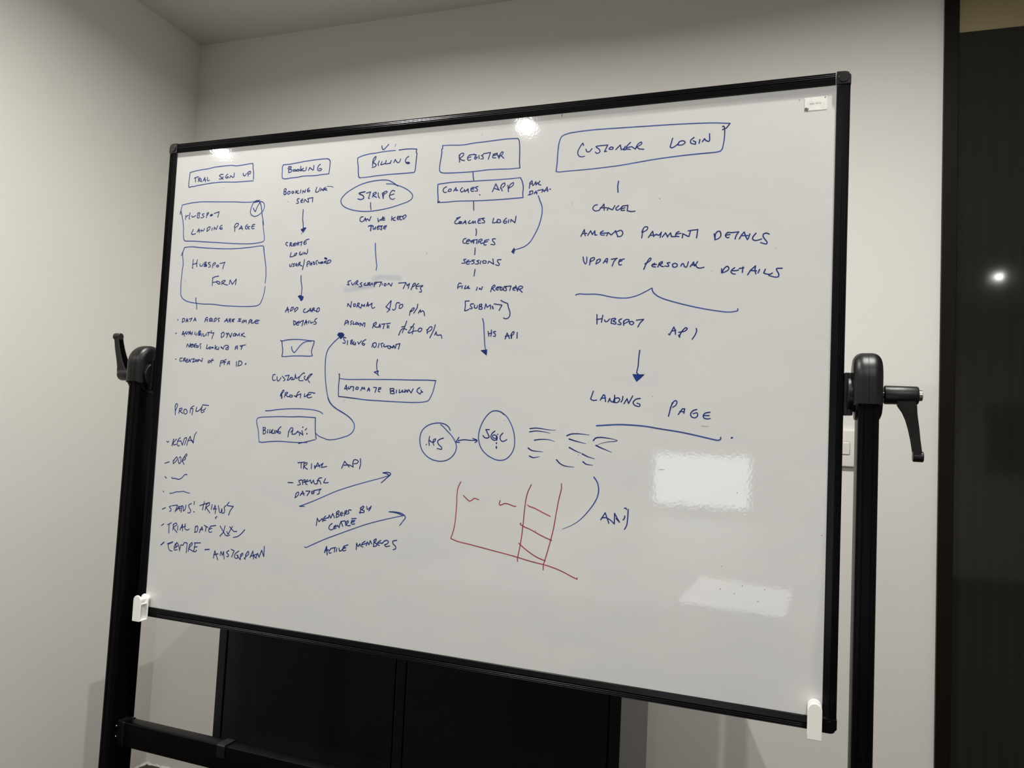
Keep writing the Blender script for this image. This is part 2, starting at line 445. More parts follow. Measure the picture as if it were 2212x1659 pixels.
# hinge heads, hubs, levers
HZ = 1.2050
def head(s):
    c = s * 0.6318
    # arch in the w-z plane, rounded towards both faces
    def arch(g):
        r = 0.0360 - g; wc = WC
        pts = [(wc - r, 1.189 + (0.002 if g < .003 else 0))]
        n = 18
        zc = 1.2615 - 0.0360
        for k in range(n + 1):
            a = math.pi - math.pi * k / n
            pts.append((wc + r * math.cos(a), zc + r * math.sin(a)))
        pts.append((wc + r, 1.189))
        return pts
    rings = []
    hw = 0.0180
    for k in range(9):
        a = math.radians(90.0 * k / 8)
        rings.append((-hw + 0.011 * (1 - math.sin(a)), 0.011 * (1 - math.sin(a)) * 0 + 0.011 * (1 - math.cos(math.pi / 2 - a)) * 0))
    prof = []
    rb = 0.0125
    for k in range(8):
        a = math.radians(90.0 * k / 7); prof.append((-hw + rb * (1 - math.cos(a)), rb * (1 - math.sin(a))))
    prof += [(-0.0004, 0.0), (-0.0002, 0.0004), (0.0002, 0.0004), (0.0004, 0.0)]
    for k in range(8):
        a = math.radians(90.0 * (7 - k) / 7); prof.append((hw - rb * (1 - math.cos(a)), rb * (1 - math.sin(a))))
    bm = bmesh.new()
    ring_loft(bm, [[Vector((c + u, w, z)) for w, z in arch(g)] for u, g in prof])
    h = obj('hinge_head', bm, M['plastic'], WB, smooth=True)
    # round side cheeks reaching below the skirt
    bm = bmesh.new()
    for q in (-1, 1):
        if q == s: lathe(bm, 0, (c, WC, HZ - 0.003), [(q * 0.0128, 0.0305), (q * 0.0165, 0.0300), (q * 0.0180, 0.026)], 40)
        else: lathe(bm, 0, (c, WC, HZ - 0.0095), [(q * 0.0095, 0.0252), (q * 0.0110, 0.0258), (q * 0.0112, 0.0247), (q * 0.0124, 0.0247), (q * 0.0126, 0.0258), (q * 0.0145, 0.0252)], 40)
    obj('hinge_cheek', bm, M['plastic'], h, smooth=True)
    # toothed hub between the head and the board
    bm = bmesh.new(); rings = []
    for t, r, amp in ((0.6188, 0.0222, 0.0010), (0.6168, 0.0236, 0.0010), (0.6148, 0.0240, 0.0), (0.6085, 0.0240, 0.0), (0.6076, 0.0230, 0.0)):
        ring = []
        for k in range(72):
            a = 2 * math.pi * k / 72; rr = r + (amp if (k // 3) % 2 else -amp)
            ring.append(Vector((s * t, WC + rr * math.cos(a), HZ + rr * math.sin(a))))
        rings.append(ring)
    ring_loft(bm, rings); obj('ratchet_hub', bm, M['plastic'], h, smooth=True)
    bm = bmesh.new()
    u0, u1 = sorted((s * 0.6036, s * 0.6082)); box(bm, u0, u1, WC - 0.013, WC + 0.010, 1.176, 1.2335)
    u0, u1 = sorted((s * 0.6036, s * 0.6145)); box(bm, u0, u1, WC - 0.012, WC + 0.010, 1.2255, 1.2335); box(bm, u0, u1, WC - 0.012, WC + 0.010, 1.176, 1.184)
    obj('frame_bracket', bm, M['plastic'], h, bevel=0.0008)
    # clamping lever: barrel along u, curved flat arm, rounded tip
    z0 = 1.2055; cyl = [(0.6530, 0.0108), (0.6538, 0.0123), (0.6550, 0.0127), (0.6920, 0.0121), (0.6938, 0.0114), (0.6945, 0.0100)]
    lv = s  # right arm hangs down, left arm points up
    bm = bmesh.new(); lathe(bm, 0, (0, WC, z0), [(s * t, r) for t, r in cyl], 36)
    lever = obj('clamp_lever', bm, M['plastic'], WB, smooth=True)
    bm = bmesh.new(); rings = []
    if s > 0:
        ctr = [(0.6795, 1.1985, 0.0240, 0.0092), (0.6815, 1.1905, 0.0215, 0.0088), (0.6845, 1.1820, 0.0165, 0.0082), (0.6872, 1.1720, 0.0138, 0.0076), (0.6896, 1.1600, 0.0122, 0.0072), (0.6916, 1.1470, 0.0108, 0.0069), (0.6935, 1.1340, 0.0106, 0.0067), (0.6948, 1.1250, 0.0106, 0.0067)]
    else:
        ctr = [(0.6855, 1.2095, 0.0250, 0.0098), (0.6895, 1.2200, 0.0200, 0.0090), (0.6942, 1.2300, 0.0165, 0.0082), (0.6992, 1.2420, 0.0150, 0.0075), (0.7040, 1.2550, 0.0140, 0.0069), (0.7076, 1.2680, 0.0130, 0.0064), (0.7102, 1.2795, 0.0126, 0.0062)]
    for i, (u, z, wu, ww) in enumerate(ctr):
        ring = []
        hu, hw_ = wu / 2, ww
        it = 0.0015; dp = hu - 0.0022     # hollow channel on the inner side of the arm
        if i < 1 or i > len(ctr) - 2: dp = -hu * 0.9
        for (a, c_) in ((hu, hw_ - .0022), (hu - .0022, hw_), (-hu + .0006, hw_), (-hu, hw_ - .0005), (-hu, hw_ - it), (dp, hw_ - it - .0006),
                        (dp, -hw_ + it + .0006), (-hu, -hw_ + it), (-hu, -hw_ + .0005), (-hu + .0006, -hw_), (hu - .0022, -hw_), (hu, -hw_ + .0022)):
            ring.append(Vector((s * (u + a), WC + c_, z)))
        rings.append(ring)
    ring_loft(bm, rings); obj('lever_arm', bm, M['plastic'], lever, smooth=True)
    u, z, wu, ww = ctr[-1]
    bm = bmesh.new(); lathe(bm, 0, (0, WC, z), [(s * (u - wu / 2 - 0.0008), 0.0062), (s * (u - wu / 2), 0.0070), (s * (u + wu / 2 + 0.0004), 0.0070), (s * (u + wu / 2 + 0.0012), 0.0062)], 28)
    obj('lever_tip', bm, M['plastic'], lever, smooth=True)
    bm = bmesh.new(); lathe(bm, 0, (0, WC, z0), [(s * 0.6946, 0.0072), (s * 0.6985, 0.0070), (s * 0.6990, 0.0062)], 24)
    obj('end_pin', bm, M['chrome'], lever, smooth=True)
    bm = bmesh.new(); lathe(bm, 0, (0, WC, z0), [(s * 0.6485, 0.0046), (s * 0.6499, 0.0046), (s * 0.6500, 0.0078), (s * 0.6512, 0.0078), (s * 0.6513, 0.0046), (s * 0.6529, 0.0046)], 24)
    obj('lever_bolt', bm, M['chrome'], lever, smooth=True)
head(1); head(-1)

# label stuck in the top right corner, printed upside down
st_c = (0.5592, 0.4085)
bm = bmesh.new(); prism(bm, [(st_c[0] + a, st_c[1] + c) for a, c in rrect(-0.0150, 0.0150, -0.0097, 0.0097, 0.0012, 4)], 1, -0.00012, -0.00002)
stk = obj('inventory_label', bm, M['label'], WB, xf=TB)
stk['label'] = 'small worn white paper label printed upside down, in the top right corner'
cu = bpy.data.curves.new('label_print', 'FONT'); cu.body = 'Code 1690'; cu.size = 0.0030; cu.align_x = 'CENTER'
cu.space_character = 1.15
to = bpy.data.objects.new('label_print', cu); COL.objects.link(to)
bpy.context.view_layer.update()
me = bpy.data.meshes.new_from_object(to.evaluated_get(bpy.context.evaluated_depsgraph_get()))
bpy.data.objects.remove(to, do_unlink=True)
bm = bmesh.new(); bm.from_mesh(me)
bmesh.ops.transform(bm, matrix=TB @ Matrix.Translation((st_c[0] - 0.0006, -0.00016, st_c[1] + 0.0012)) @ Matrix.Rotation(math.radians(90), 4, 'X') @ Matrix.Rotation(math.radians(180), 4, 'Z'), verts=bm.verts)
obj('label_print', bm, M['label_ink'], stk)
bm = bmesh.new()   # torn grey lower left corner and a scuff at the upper right
random.seed(9)
for (poly) in ([(-0.0150, -0.0097), (-0.0118, -0.0098), (-0.0104, -0.0108), (-0.0100, -0.0090), (-0.0092, -0.0045), (-0.0106, -0.0060), (-0.0128, -0.0042), (-0.0150, -0.0055)],
               [(0.0105, 0.0088), (0.0138, 0.0089), (0.0136, 0.0083), (0.0124, 0.0081), (0.0116, 0.0062), (0.0113, 0.0080)],
               [(-0.0150, -0.0055), (-0.01485, -0.0055), (-0.01475, 0.0075), (-0.0150, 0.0080)],
               [(-0.0100, -0.0094), (0.0140, -0.0095), (0.0149, -0.0086), (0.0140, -0.0098), (-0.0100, -0.0098)]):
    bm.faces.new([bm.verts.new((st_c[0] + a, -0.00018, st_c[1] + c)) for a, c in poly])
obj('torn_corner', bm, simple('scuffed_paper', (0.10, 0.105, 0.10), 0.8, var=0.6, vscale=700.0), stk, xf=TB)

# ------------------------------------------------------------------ marker writing on the board
INK_W = 0.00185
_zc = [0]
def catmull(P):
    out = []
    n = len(P)
    for i in range(n - 1):
        p0 = P[max(i - 1, 0)]; p1 = P[i]; p2 = P[i + 1]; p3 = P[min(i + 2, n - 1)]
        if i == 0: p0 = p1 * 2 - p2
        if i == n - 2: p3 = p2 * 2 - p1
        d = (p2 - p1).length
        k = max(2, min(14, int(d / 0.0016)))
        # centripetal parametrisation keeps tight letter curves from overshooting
        t0 = 0.0; t1 = t0 + max((p1 - p0).length, 1e-6) ** 0.5; t2 = t1 + max(d, 1e-6) ** 0.5; t3 = t2 + max((p3 - p2).length, 1e-6) ** 0.5
        for j in range(k):
            t = t1 + (t2 - t1) * j / k
            a1 = p0 * ((t1 - t) / (t1 - t0)) + p1 * ((t - t0) / (t1 - t0))
            a2 = p1 * ((t2 - t) / (t2 - t1)) + p2 * ((t - t1) / (t2 - t1))
            a3 = p2 * ((t3 - t) / (t3 - t2)) + p3 * ((t - t2) / (t3 - t2))
            b1 = a1 * ((t2 - t) / (t2 - t0)) + a2 * ((t - t0) / (t2 - t0))
            b2 = a2 * ((t3 - t) / (t3 - t1)) + a3 * ((t - t1) / (t3 - t1))
            out.append(b1 * ((t2 - t) / (t2 - t1)) + b2 * ((t - t1) / (t2 - t1)))
    out.append(P[-1])
    return out
def ribbon(bm, P, hw, mi, fade=None):
    """flat stroke of ink with round ends, laid just in front of the enamel"""
    _zc[0] = (_zc[0] + 1) % 14
    y = -0.000024 - 0.0000024 * _zc[0]
    n = len(P)
    L = []; Rr = []
    for i, p in enumerate(P):
        d1 = (P[i] - P[i - 1]).normalized() if i > 0 else None
        d2 = (P[i + 1] - P[i]).normalized() if i < n - 1 else None
        d = (d1 + d2) if (d1 and d2) else (d1 or d2)
        if d.length < 1e-6: d = d2
        d = d.normalized(); nr = Vector((-d.y, d.x))
        k = 1.0
        if d1 and d2: k = min(1.5, 1.0 / max(0.5, nr.dot(Vector((-d2.y, d2.x)))))
        h = hw[i] if isinstance(hw, list) else hw
        L.append(bm.verts.new((p.x + nr.x * h * k, y, p.y + nr.y * h * k)))
        Rr.append(bm.verts.new((p.x - nr.x * h * k, y, p.y - nr.y * h * k)))
    fs = [bm.faces.new((L[i], L[i + 1], Rr[i + 1], Rr[i])) for i in range(n - 1)]
    for (p, q, a, b_, h) in ((P[0], P[1], Rr[0], L[0], hw[0] if isinstance(hw, list) else hw), (P[-1], P[-2], L[-1], Rr[-1], hw[-1] if isinstance(hw, list) else hw)):
        d = (p - q).normalized(); a0 = math.atan2(d.y, d.x)
        cap = [a]
        sgn = 1
        va = Vector((a.co.x - p.x, a.co.z - p.y)); aa = math.atan2(va.y, va.x)
        for k in range(1, 6):
            t = aa + math.pi * k / 6 * (1 if math.cos(aa + math.pi / 2 - a0) > 0 else -1)
            cap.append(bm.verts.new((p.x + h * math.cos(t), y, p.y + h * math.sin(t))))
        cap.append(b_)
        fs.append(bm.faces.new(cap))
    for f in fs: f.material_index = mi
def split_corners(P):
    runs = [[P[0]]]
    for i in range(1, len(P)):
        runs[-1].append(P[i])
        if i < len(P) - 1:
            a = (P[i] - P[i - 1]); b_ = (P[i + 1] - P[i])
            if a.length > 1e-7 and b_.length > 1e-7 and a.angle(b_) > math.radians(62): runs.append([P[i]])
    return runs
def WRITE(name, label, red, data):
    bm = bmesh.new()
    for ln in data.split('\n'):
        t = ln.split(); kind = t[0][0]; wf = float(t[0][1:])
        P = [Vector((int(t[i]) * 1e-4, int(t[i + 1]) * 1e-4)) for i in range(1, len(t), 2)]
        Q = [P[0]]
        for p in P[1:]:
            if (p - Q[-1]).length > 1e-5: Q.append(p)
        P = Q
        if kind == 'f':
            _zc[0] = (_zc[0] + 1) % 14; y = -0.000024 - 0.0000024 * _zc[0]
            f = bm.faces.new([bm.verts.new((p.x, y, p.y)) for p in P])
            bmesh.ops.triangulate(bm, faces=[f])
            ribbon(bm, P + [P[0], P[1]], INK_W * 0.4, 0)
            continue
        if kind == 'm': continue
        if len(P) < 2: P.append(P[0] + Vector((0.0006, 0.0004)))
        ln_ = sum((b_ - a).length for a, b_ in zip(P, P[1:]))
        mi = 0 if red else (1 if ln_ > 0.045 else 0)
        hw = INK_W * 0.5 * wf * (0.92 if red else 1.0)
        runs = [catmull(P)] if kind == 's' and len(P) > 2 else split_corners(P)
        for r in runs:
            if kind == 's' and len(r) > 8 and not red:
                # pressure eases slightly along the stroke
                hh = [hw * (1.06 - 0.16 * i / (len(r) - 1)) for i in range(len(r))]
            else: hh = hw
            if name in ('dash_marks', 'curved_line') and kind == 's' and len(r) > 3:
                hh = [hw * (1.15 - 0.75 * (i / (len(r) - 1)) ** 1.5) for i in range(len(r))]
            ribbon(bm, r, hh, mi)
    if not bm.verts:
        bm.free(); return None
    o = obj(name, bm, [M['ink_red']] if red else [M['ink_dark'], M['ink_light']], WB, xf=TB)
    o['label'] = label
    return o
WRITE('boxed_heading','blue boxed heading reading TRIAL SIGN UP',0,"""l1 -5520 3916 -5524 3842 -5530 3777 -5533 3696 -5531 3646 -5519 3624 -5483 3629 -5445 3638
l1 -5518 3916 -5380 3936 -5251 3947 -5082 3955 -4936 3975 -4818 3977 -4701 3981 -4555 3980 -4438 3961 -4323 3962 -4190 3974 -4062 3980
l1 -4062 3980 -4050 3941 -4050 3894 -4036 3838 -4024 3766 -4023 3679
l1 -5445 3638 -5414 3634 -5305 3648 -5196 3656 -5097 3664 -4989 3673 -4841 3673 -4743 3674 -4597 3665 -4432 3652 -4298 3651 -4145 3650 -4023 3649
s1 -5408 3794 -5369 3808 -5310 3818
s1 -5371 3806 -5380 3775 -5370 3720
l1 -5306 3721 -5299 3783
s1 -5312 3779 -5287 3791 -5263 3786 -5265 3766 -5296 3754
l1 -5288 3753 -5257 3721
l1 -5240 3771 -5238 3724 -5219 3715
l1 -5192 3727 -5156 3793 -5134 3704
l1 -5180 3746 -5129 3742
s1 -5090 3788 -5097 3755 -5086 3726 -5067 3722 -5043 3731
s1 -4731 3819 -4785 3821 -4811 3803 -4789 3780 -4754 3758 -4768 3738 -4813 3735
l1 -4721 3776 -4753 3735
l1 -4755 3755 -4719 3728
s1 -4619 3817 -4651 3795 -4667 3756 -4637 3742 -4604 3752 -4605 3768 -4634 3764
l1 -4568 3741 -4550 3782 -4497 3744 -4471 3758 -4473 3830
s1 -4261 3807 -4258 3775 -4236 3756 -4207 3767 -4191 3798
l1 -4166 3808 -4152 3783 -4147 3742
s1 -4161 3803 -4141 3826 -4103 3831 -4092 3812 -4109 3789 -4145 3781""")
WRITE('boxed_note','blue rounded box with a circled tick, its second line reading LANDING PAGE',0,"""s1 -5682 3110 -5693 3135 -5685 3159 -5671 3215 -5657 3286
s1 -5657 3286 -5567 3302 -5407 3318 -5207 3324 -4988 3313 -4712 3295 -4382 3274 -4151 3254 -4000 3253 -3889 3271 -3847 3276
s1.15 -3957 3240 -3916 3248 -3850 3249 -3784 3240
s1 -3982 3134 -3958 3094 -3931 3067 -3914 3109 -3882 3175 -3847 3230
s1 -3839 3229 -3812 3173 -3792 3094 -3775 3000 -3749 2905 -3728 2811
s1 -3954 3259 -3989 3230 -4021 3162 -4040 3100 -4039 3053 -4009 3005 -3941 2978 -3867 2993 -3796 3036 -3754 3084 -3734 3145 -3742 3192 -3765 3225 -3803 3247
s1 -3954 3259 -3918 3273 -3875 3264 -3840 3237
s1 -5676 3170 -5659 3133 -5638 3067 -5606 2968
s1 -5611 2971 -5586 2848 -5579 2750 -5566 2653 -5546 2603 -5514 2586 -5342 2576 -5041 2549 -4744 2523 -4452 2497 -4202 2479 -3994 2472 -3845 2479 -3735 2494 -3700 2511 -3691 2550 -3701 2620 -3720 2713 -3735 2791 -3753 2885
l1 -5548 3085 -5551 3004
l1 -5549 3051 -5487 3081
l1 -5453 3129 -5466 3012 -5452 3010
s1 -5405 3066 -5391 3042 -5363 3043 -5314 3065
s1 -5268 3103 -5271 3026 -5250 3016
s1 -5272 3107 -5229 3117 -5213 3100 -5240 3072 -5220 3040 -5225 3020 -5250 3013 -5266 3030
s1 -5115 3091 -5156 3081 -5144 3060 -5111 3038 -5131 3019 -5190 3016
l1 -5043 3099 -5051 3011
s1 -5048 3091 -5010 3107 -5010 3085 -5037 3056
s1 -4965 3042 -4956 3062 -4918 3068 -4909 3057 -4940 3041 -4965 3042
s1.6 -4957 3049 -4927 3060
l1 -4875 3082 -4760 3110 -4785 3009
l1 -5346 2800 -5383 2725
s1 -5383 2725 -5363 2704 -5323 2708 -5284 2717
l1 -5251 2744 -5210 2808 -5196 2735
l1 -5238 2761 -5184 2774
l1 -5152 2747 -5160 2784 -5118 2762 -5099 2765 -5077 2804
l1 -5018 2745 -5012 2813
s1 -5018 2805 -4986 2826 -4951 2830 -4947 2810 -4971 2775 -5018 2749
l1 -4895 2807 -4906 2764
l1 -4851 2773 -4849 2820 -4800 2775 -4771 2845
s1 -4669 2848 -4707 2830 -4720 2791 -4697 2773 -4663 2777 -4665 2801 -4707 2795
l1 -4387 2811 -4369 2775 -4370 2720
s1 -4381 2799 -4362 2853 -4310 2868 -4292 2850 -4315 2815 -4368 2786
l1 -4272 2751 -4222 2815 -4197 2743
l1 -4264 2770 -4196 2768
s1 -4089 2832 -4129 2803 -4131 2764 -4101 2750 -4074 2765 -4067 2792 -4031 2794
l1 -4105 2792 -4031 2794
l1 -4060 2768 -4044 2742
s1 -3924 2828 -3966 2826 -3987 2796 -3990 2765 -3969 2747 -3932 2753
l1 -3987 2788 -3936 2795""")
WRITE('boxed_note','blue tall box whose last line reads FORM, with a short stem below it',0,"""l1 -5588 2307 -5565 2370 -5548 2401 -5525 2461
s1 -5525 2461 -5352 2467 -5130 2442 -4784 2413 -4492 2396 -4253 2395 -4017 2404 -3739 2422 -3701 2415 -3688 2387 -3673 2294
s1 -5559 2386 -5557 2308 -5541 2211 -5531 2133 -5540 2037 -5546 1921 -5550 1767 -5542 1632 -5532 1545 -5487 1482 -5367 1422 -5160 1386 -5005 1370 -4769 1361 -4535 1334 -4270 1318 -4042 1310 -3852 1312 -3753 1325 -3700 1350 -3660 1414 -3625 1524 -3604 1675
s1 -3696 2411 -3681 2318 -3654 2206 -3622 2057 -3607 1946 -3604 1817 -3610 1730
s1 -5167 1487 -5168 1444 -5148 1386 -5133 1319 -5131 1270
l1 -5293 2220 -5303 2064 -5288 2054
l1 -5303 2126 -5197 2150
l1 -5197 2214 -5208 2133 -5195 2080
s1 -5127 2130 -5119 2092 -5085 2089 -5055 2114 -5048 2142
l1 -5014 2160 -5028 2080
s1 -5016 2156 -4985 2164 -4988 2141 -5017 2125 -4968 2111 -4966 2083 -5025 2080
s1.3 -5012 2113 -4984 2093
s1 -4889 2152 -4936 2146 -4916 2119 -4878 2094 -4882 2071 -4925 2060
l1 -4822 2121 -4828 2050
s1 -4827 2114 -4777 2148 -4764 2129 -4802 2092
s1 -4737 2081 -4726 2095 -4691 2089 -4687 2068 -4721 2061 -4742 2076
l1 -4659 2124 -4545 2146 -4574 2085 -4587 2024
l1 -4811 1855 -4754 1878 -4668 1888
l1 -4802 1855 -4805 1713
l1 -4792 1774 -4705 1781
l1 -4707 1794 -4666 1790 -4626 1766 -4632 1740 -4667 1740 -4705 1772 -4707 1794
l1 -4585 1727 -4584 1784
s1 -4590 1784 -4528 1806 -4510 1796 -4536 1769 -4579 1751
l1 -4564 1753 -4522 1731 -4451 1715
l1 -4415 1729 -4399 1810 -4343 1727 -4260 1823 -4271 1719""")
WRITE('bullet_note','blue bullet point reading DATA FIELDS ARE SIMPLE',0,"""s1.2 -5566 1076 -5559 1071
l1 -5447 1092 -5454 1024
s1 -5452 1092 -5412 1099 -5395 1079 -5403 1052 -5451 1024
l1 -5366 1028 -5344 1099 -5316 1031
l1 -5363 1051 -5320 1055
l1 -5296 1083 -5223 1106 -5265 1038
l1 -5188 1043 -5154 1110 -5131 1048
l1 -5175 1069 -5131 1070
l1 -4920 1030 -4906 1097
s1 -4911 1093 -4879 1115 -4858 1108
l1 -4906 1065 -4870 1073
l1 -4858 1081 -4860 1034
l1 -4812 1041 -4808 1089
s1 -4815 1085 -4790 1100 -4760 1092 -4763 1073 -4806 1063
l1 -4799 1044 -4761 1045
l1 -4755 1092 -4741 1039
l1 -4706 1033 -4696 1088
s1 -4701 1084 -4664 1104 -4652 1084 -4669 1049 -4704 1033
s1 -4581 1099 -4619 1088 -4612 1068 -4587 1048 -4605 1033
l1 -4465 1029 -4413 1091 -4390 1021
l1 -4457 1048 -4395 1056
l1 -4362 1028 -4359 1083
s1 -4364 1079 -4326 1086 -4325 1065 -4354 1053
l1 -4347 1051 -4321 1024
s1 -4236 1082 -4287 1071 -4292 1040 -4255 1032
l1 -4288 1055 -4253 1059
s1 -4091 1077 -4146 1085 -4125 1058 -4100 1039 -4166 1041
l1 -4057 1050 -4065 1008
l1 -4037 1012 -4027 1066 -4006 1031 -3980 1062 -3967 1012
l1 -3914 992 -3905 1050
s1 -3909 1046 -3874 1073 -3863 1053 -3879 1027 -3911 1015
l1 -3845 1061 -3855 1011
s1 -3855 1011 -3835 1000 -3800 1019
s1 -3683 1053 -3752 1057 -3783 1034 -3771 1003 -3733 996 -3702 1003
l1 -3768 1030 -3713 1034""")
WRITE('bullet_note','blue bullet point reading AVAILABILITY DYNAMIC',0,"""l1 -5596 816 -5576 813
l1 -5437 789 -5416 857 -5374 761
l1 -5433 793 -5367 813
s1 -5366 809 -5349 841 -5340 849
l1 -5359 837 -5327 793 -5300 849 -5273 825
l1 -5280 793 -5253 857 -5225 786
l1 -5267 813 -5198 821
l1 -5195 845 -5200 790
l1 -5128 841 -5137 802
s1 -5136 798 -5116 790
l1 -5084 821 -5090 778
l1 -5046 841 -5051 782
s1 -5051 841 -5014 865 -5003 849 -5035 825 -5000 814 -5002 786 -5048 780
s1.2 -5033 802 -5008 800
l1 -4965 814 -4974 763
l1 -4931 810 -4937 771
s1 -4937 769 -4912 759 -4887 786
l1 -4862 814 -4867 775
l1 -4842 830 -4781 834
l1 -4810 830 -4820 771
l1 -4748 865 -4761 826
s1 -4761 826 -4741 822 -4691 830
l1 -4689 830 -4728 717
l1 -4514 811 -4517 741
s1 -4519 811 -4473 838 -4449 811 -4466 760 -4513 739
l1 -4407 823 -4398 799 -4357 823
l1 -4357 823 -4391 737
l1 -4341 807 -4303 742 -4276 823
s1 -4244 777 -4237 804 -4200 815 -4197 781 -4234 765 -4244 777
l1 -4191 765 -4180 808 -4140 773 -4106 819
l1 -4113 812 -4102 769
l1 -4058 808 -4062 762
s1 -4003 823 -4043 796 -4037 777 -3969 751""")
WRITE('handwriting','blue handwriting reading NEEDS LOOKING AT under the availability bullet',0,"""l1 -5309 556 -5289 615 -5244 552 -5221 627
s1 -5160 612 -5209 604 -5221 580 -5204 556 -5146 566
l1 -5207 584 -5139 598
s1 -5081 620 -5124 604 -5131 565 -5095 553
l1 -5127 581 -5079 589
l1 -5071 554 -5063 585
s1 -5068 581 -5034 581 -5027 558 -5065 548
s1 -4971 621 -4994 609 -4989 582 -4972 547 -4985 527
l1 -4825 603 -4839 536
s1 -4838 532 -4809 530 -4786 548
s1 -4776 544 -4763 564 -4738 556 -4741 529 -4770 527 -4776 544
s1 -4718 549 -4700 561 -4679 549 -4693 539 -4718 549
l1 -4635 596 -4643 522
l1 -4594 569 -4636 546 -4600 519 -4562 523
l1 -4550 562 -4561 511
l1 -4496 543 -4503 570 -4451 524 -4436 574
s1 -4432 574 -4400 594 -4352 591 -4326 564
s1 -4326 564 -4386 544 -4394 524 -4355 513 -4333 529 -4348 544
l1 -4180 515 -4175 573 -4134 588 -4129 523
l1 -4173 546 -4131 554
l1 -4077 585 -3953 607
l1 -4022 589 -4046 520
l1 -4054 585 -4038 558""")
WRITE('bullet_note','blue bullet point reading CREATION OF, above the word PROFILE',0,"""s1.1 -5549 327 -5539 323
s1 -5395 349 -5440 340 -5445 293 -5419 281 -5391 297
l1 -5365 286 -5355 341
s1 -5359 333 -5325 350 -5319 330 -5352 310
l1 -5347 310 -5304 283
s1 -5254 327 -5288 323 -5299 279 -5273 267 -5244 276
l1 -5291 295 -5252 303
l1 -5234 276 -5214 328 -5187 273
l1 -5231 292 -5191 296
l1 -5179 324 -5106 341 -5139 270
l1 -5139 270 -5092 286
l1 -5080 325 -5082 286
s1 -5063 294 -5055 318 -5025 314 -5028 289 -5057 289
l1 -5013 287 -5002 327 -4925 288 -4915 351
s1 -4778 279 -4765 306 -4731 303 -4739 276 -4772 267 -4783 283
s1 -4676 339 -4699 319 -4704 268
l1 -4721 299 -4650 316
l1 -4486 307 -4501 202
s1 -4485 303 -4429 311 -4422 288 -4492 264
s1 -4364 335 -4401 319 -4404 238
l1 -4412 281 -4370 289
l1 -4337 239 -4318 294 -4288 302 -4285 240
l1 -4334 259 -4287 267
l1 -4129 300 -4127 212
l1 -4078 309 -4086 228
s1 -4083 309 -4036 309 -4006 279 -4021 241 -4095 220
s1.5 -3929 254 -3921 263""")
WRITE('boxed_heading','blue boxed heading reading BOOKING',0,"""s1 -3376 3897 -3384 3878 -3393 3867 -3391 3782 -3388 3689 -3380 3657 -3344 3639 -3307 3635 -3199 3643 -3073 3645 -2931 3658 -2700 3651 -2525 3658 -2391 3663
l1 -3381 3899 -3218 3900 -3057 3914 -2915 3927 -2703 3938 -2562 3941 -2440 3937
s1 -2440 3937 -2400 3917 -2382 3881 -2381 3813 -2387 3738 -2393 3663
s0.7 -3280 3824 -3249 3833 -3222 3831
l1 -3256 3834 -3252 3745
s1 -3258 3853 -3215 3855 -3200 3841 -3212 3815 -3242 3802
s1 -3242 3802 -3192 3794 -3180 3778 -3198 3756 -3247 3744
s1 -3154 3768 -3147 3791 -3110 3788 -3100 3768 -3136 3763 -3154 3772
s1 -3091 3771 -3070 3789 -3029 3786 -3019 3770 -3054 3761 -3086 3767
l1 -2996 3841 -2997 3764 -2984 3756
l1 -2934 3802 -2986 3779 -2938 3756 -2904 3755
l1 -2871 3816 -2885 3760
l1 -2827 3756 -2804 3807 -2752 3765 -2721 3755 -2717 3835
s1 -2582 3848 -2620 3824 -2636 3772 -2627 3742 -2591 3732 -2557 3739 -2550 3758 -2577 3771 -2607 3766""")
WRITE('handwriting','blue handwriting reading BOOKING LINK SENT',0,"""l1 -3322 3445 -3327 3357
s1 -3324 3441 -3298 3455 -3278 3438 -3294 3405 -3324 3399
s1 -3316 3398 -3279 3388 -3277 3354 -3317 3342 -3327 3357
s0.8 -3308 3352 -3291 3358
s1 -3246 3363 -3234 3393 -3199 3399 -3192 3367 -3222 3346 -3245 3355
s1 -3156 3377 -3135 3394 -3112 3381 -3119 3359 -3150 3359 -3156 3377
l1 -3066 3405 -3074 3356
l1 -3019 3398 -3062 3378 -3033 3354 -3002 3348
l1 -2962 3410 -2969 3353
l1 -2921 3346 -2918 3392 -2873 3359 -2863 3407
s1 -2792 3433 -2819 3412 -2821 3374 -2794 3365 -2770 3379 -2787 3395 -2813 3389
l1 -2627 3434 -2649 3367
s1 -2649 3367 -2643 3348 -2617 3346 -2582 3359 -2556 3421
l1 -2543 3364 -2529 3401 -2491 3364 -2477 3412
l1 -2448 3426 -2487 3364
l1 -2424 3401 -2458 3381 -2413 3367
s0.6 -2414 3438 -2353 3434 -2314 3428 -2286 3409
s1 -2986 3251 -3017 3249 -3031 3227 -2999 3191 -3002 3168 -3042 3168
s1 -2909 3243 -2945 3218 -2945 3184 -2913 3178
l1 -2944 3211 -2903 3212
l1 -2882 3176 -2864 3232 -2816 3184 -2780 3174
s1 -2780 3174 -2795 3228 -2807 3240
l1 -2807 3240 -2698 3253 -2702 3173""")
WRITE('arrow','blue downward arrow below SENT',0,"""s1 -2886 3044 -2886 2975 -2887 2892 -2881 2831
s1 -2879 2848 -2869 2787 -2861 2711
f1 -2906 2683 -2852 2709 -2826 2715 -2801 2708 -2859 2631
s0.5 -2886 2629 -2889 2599""")
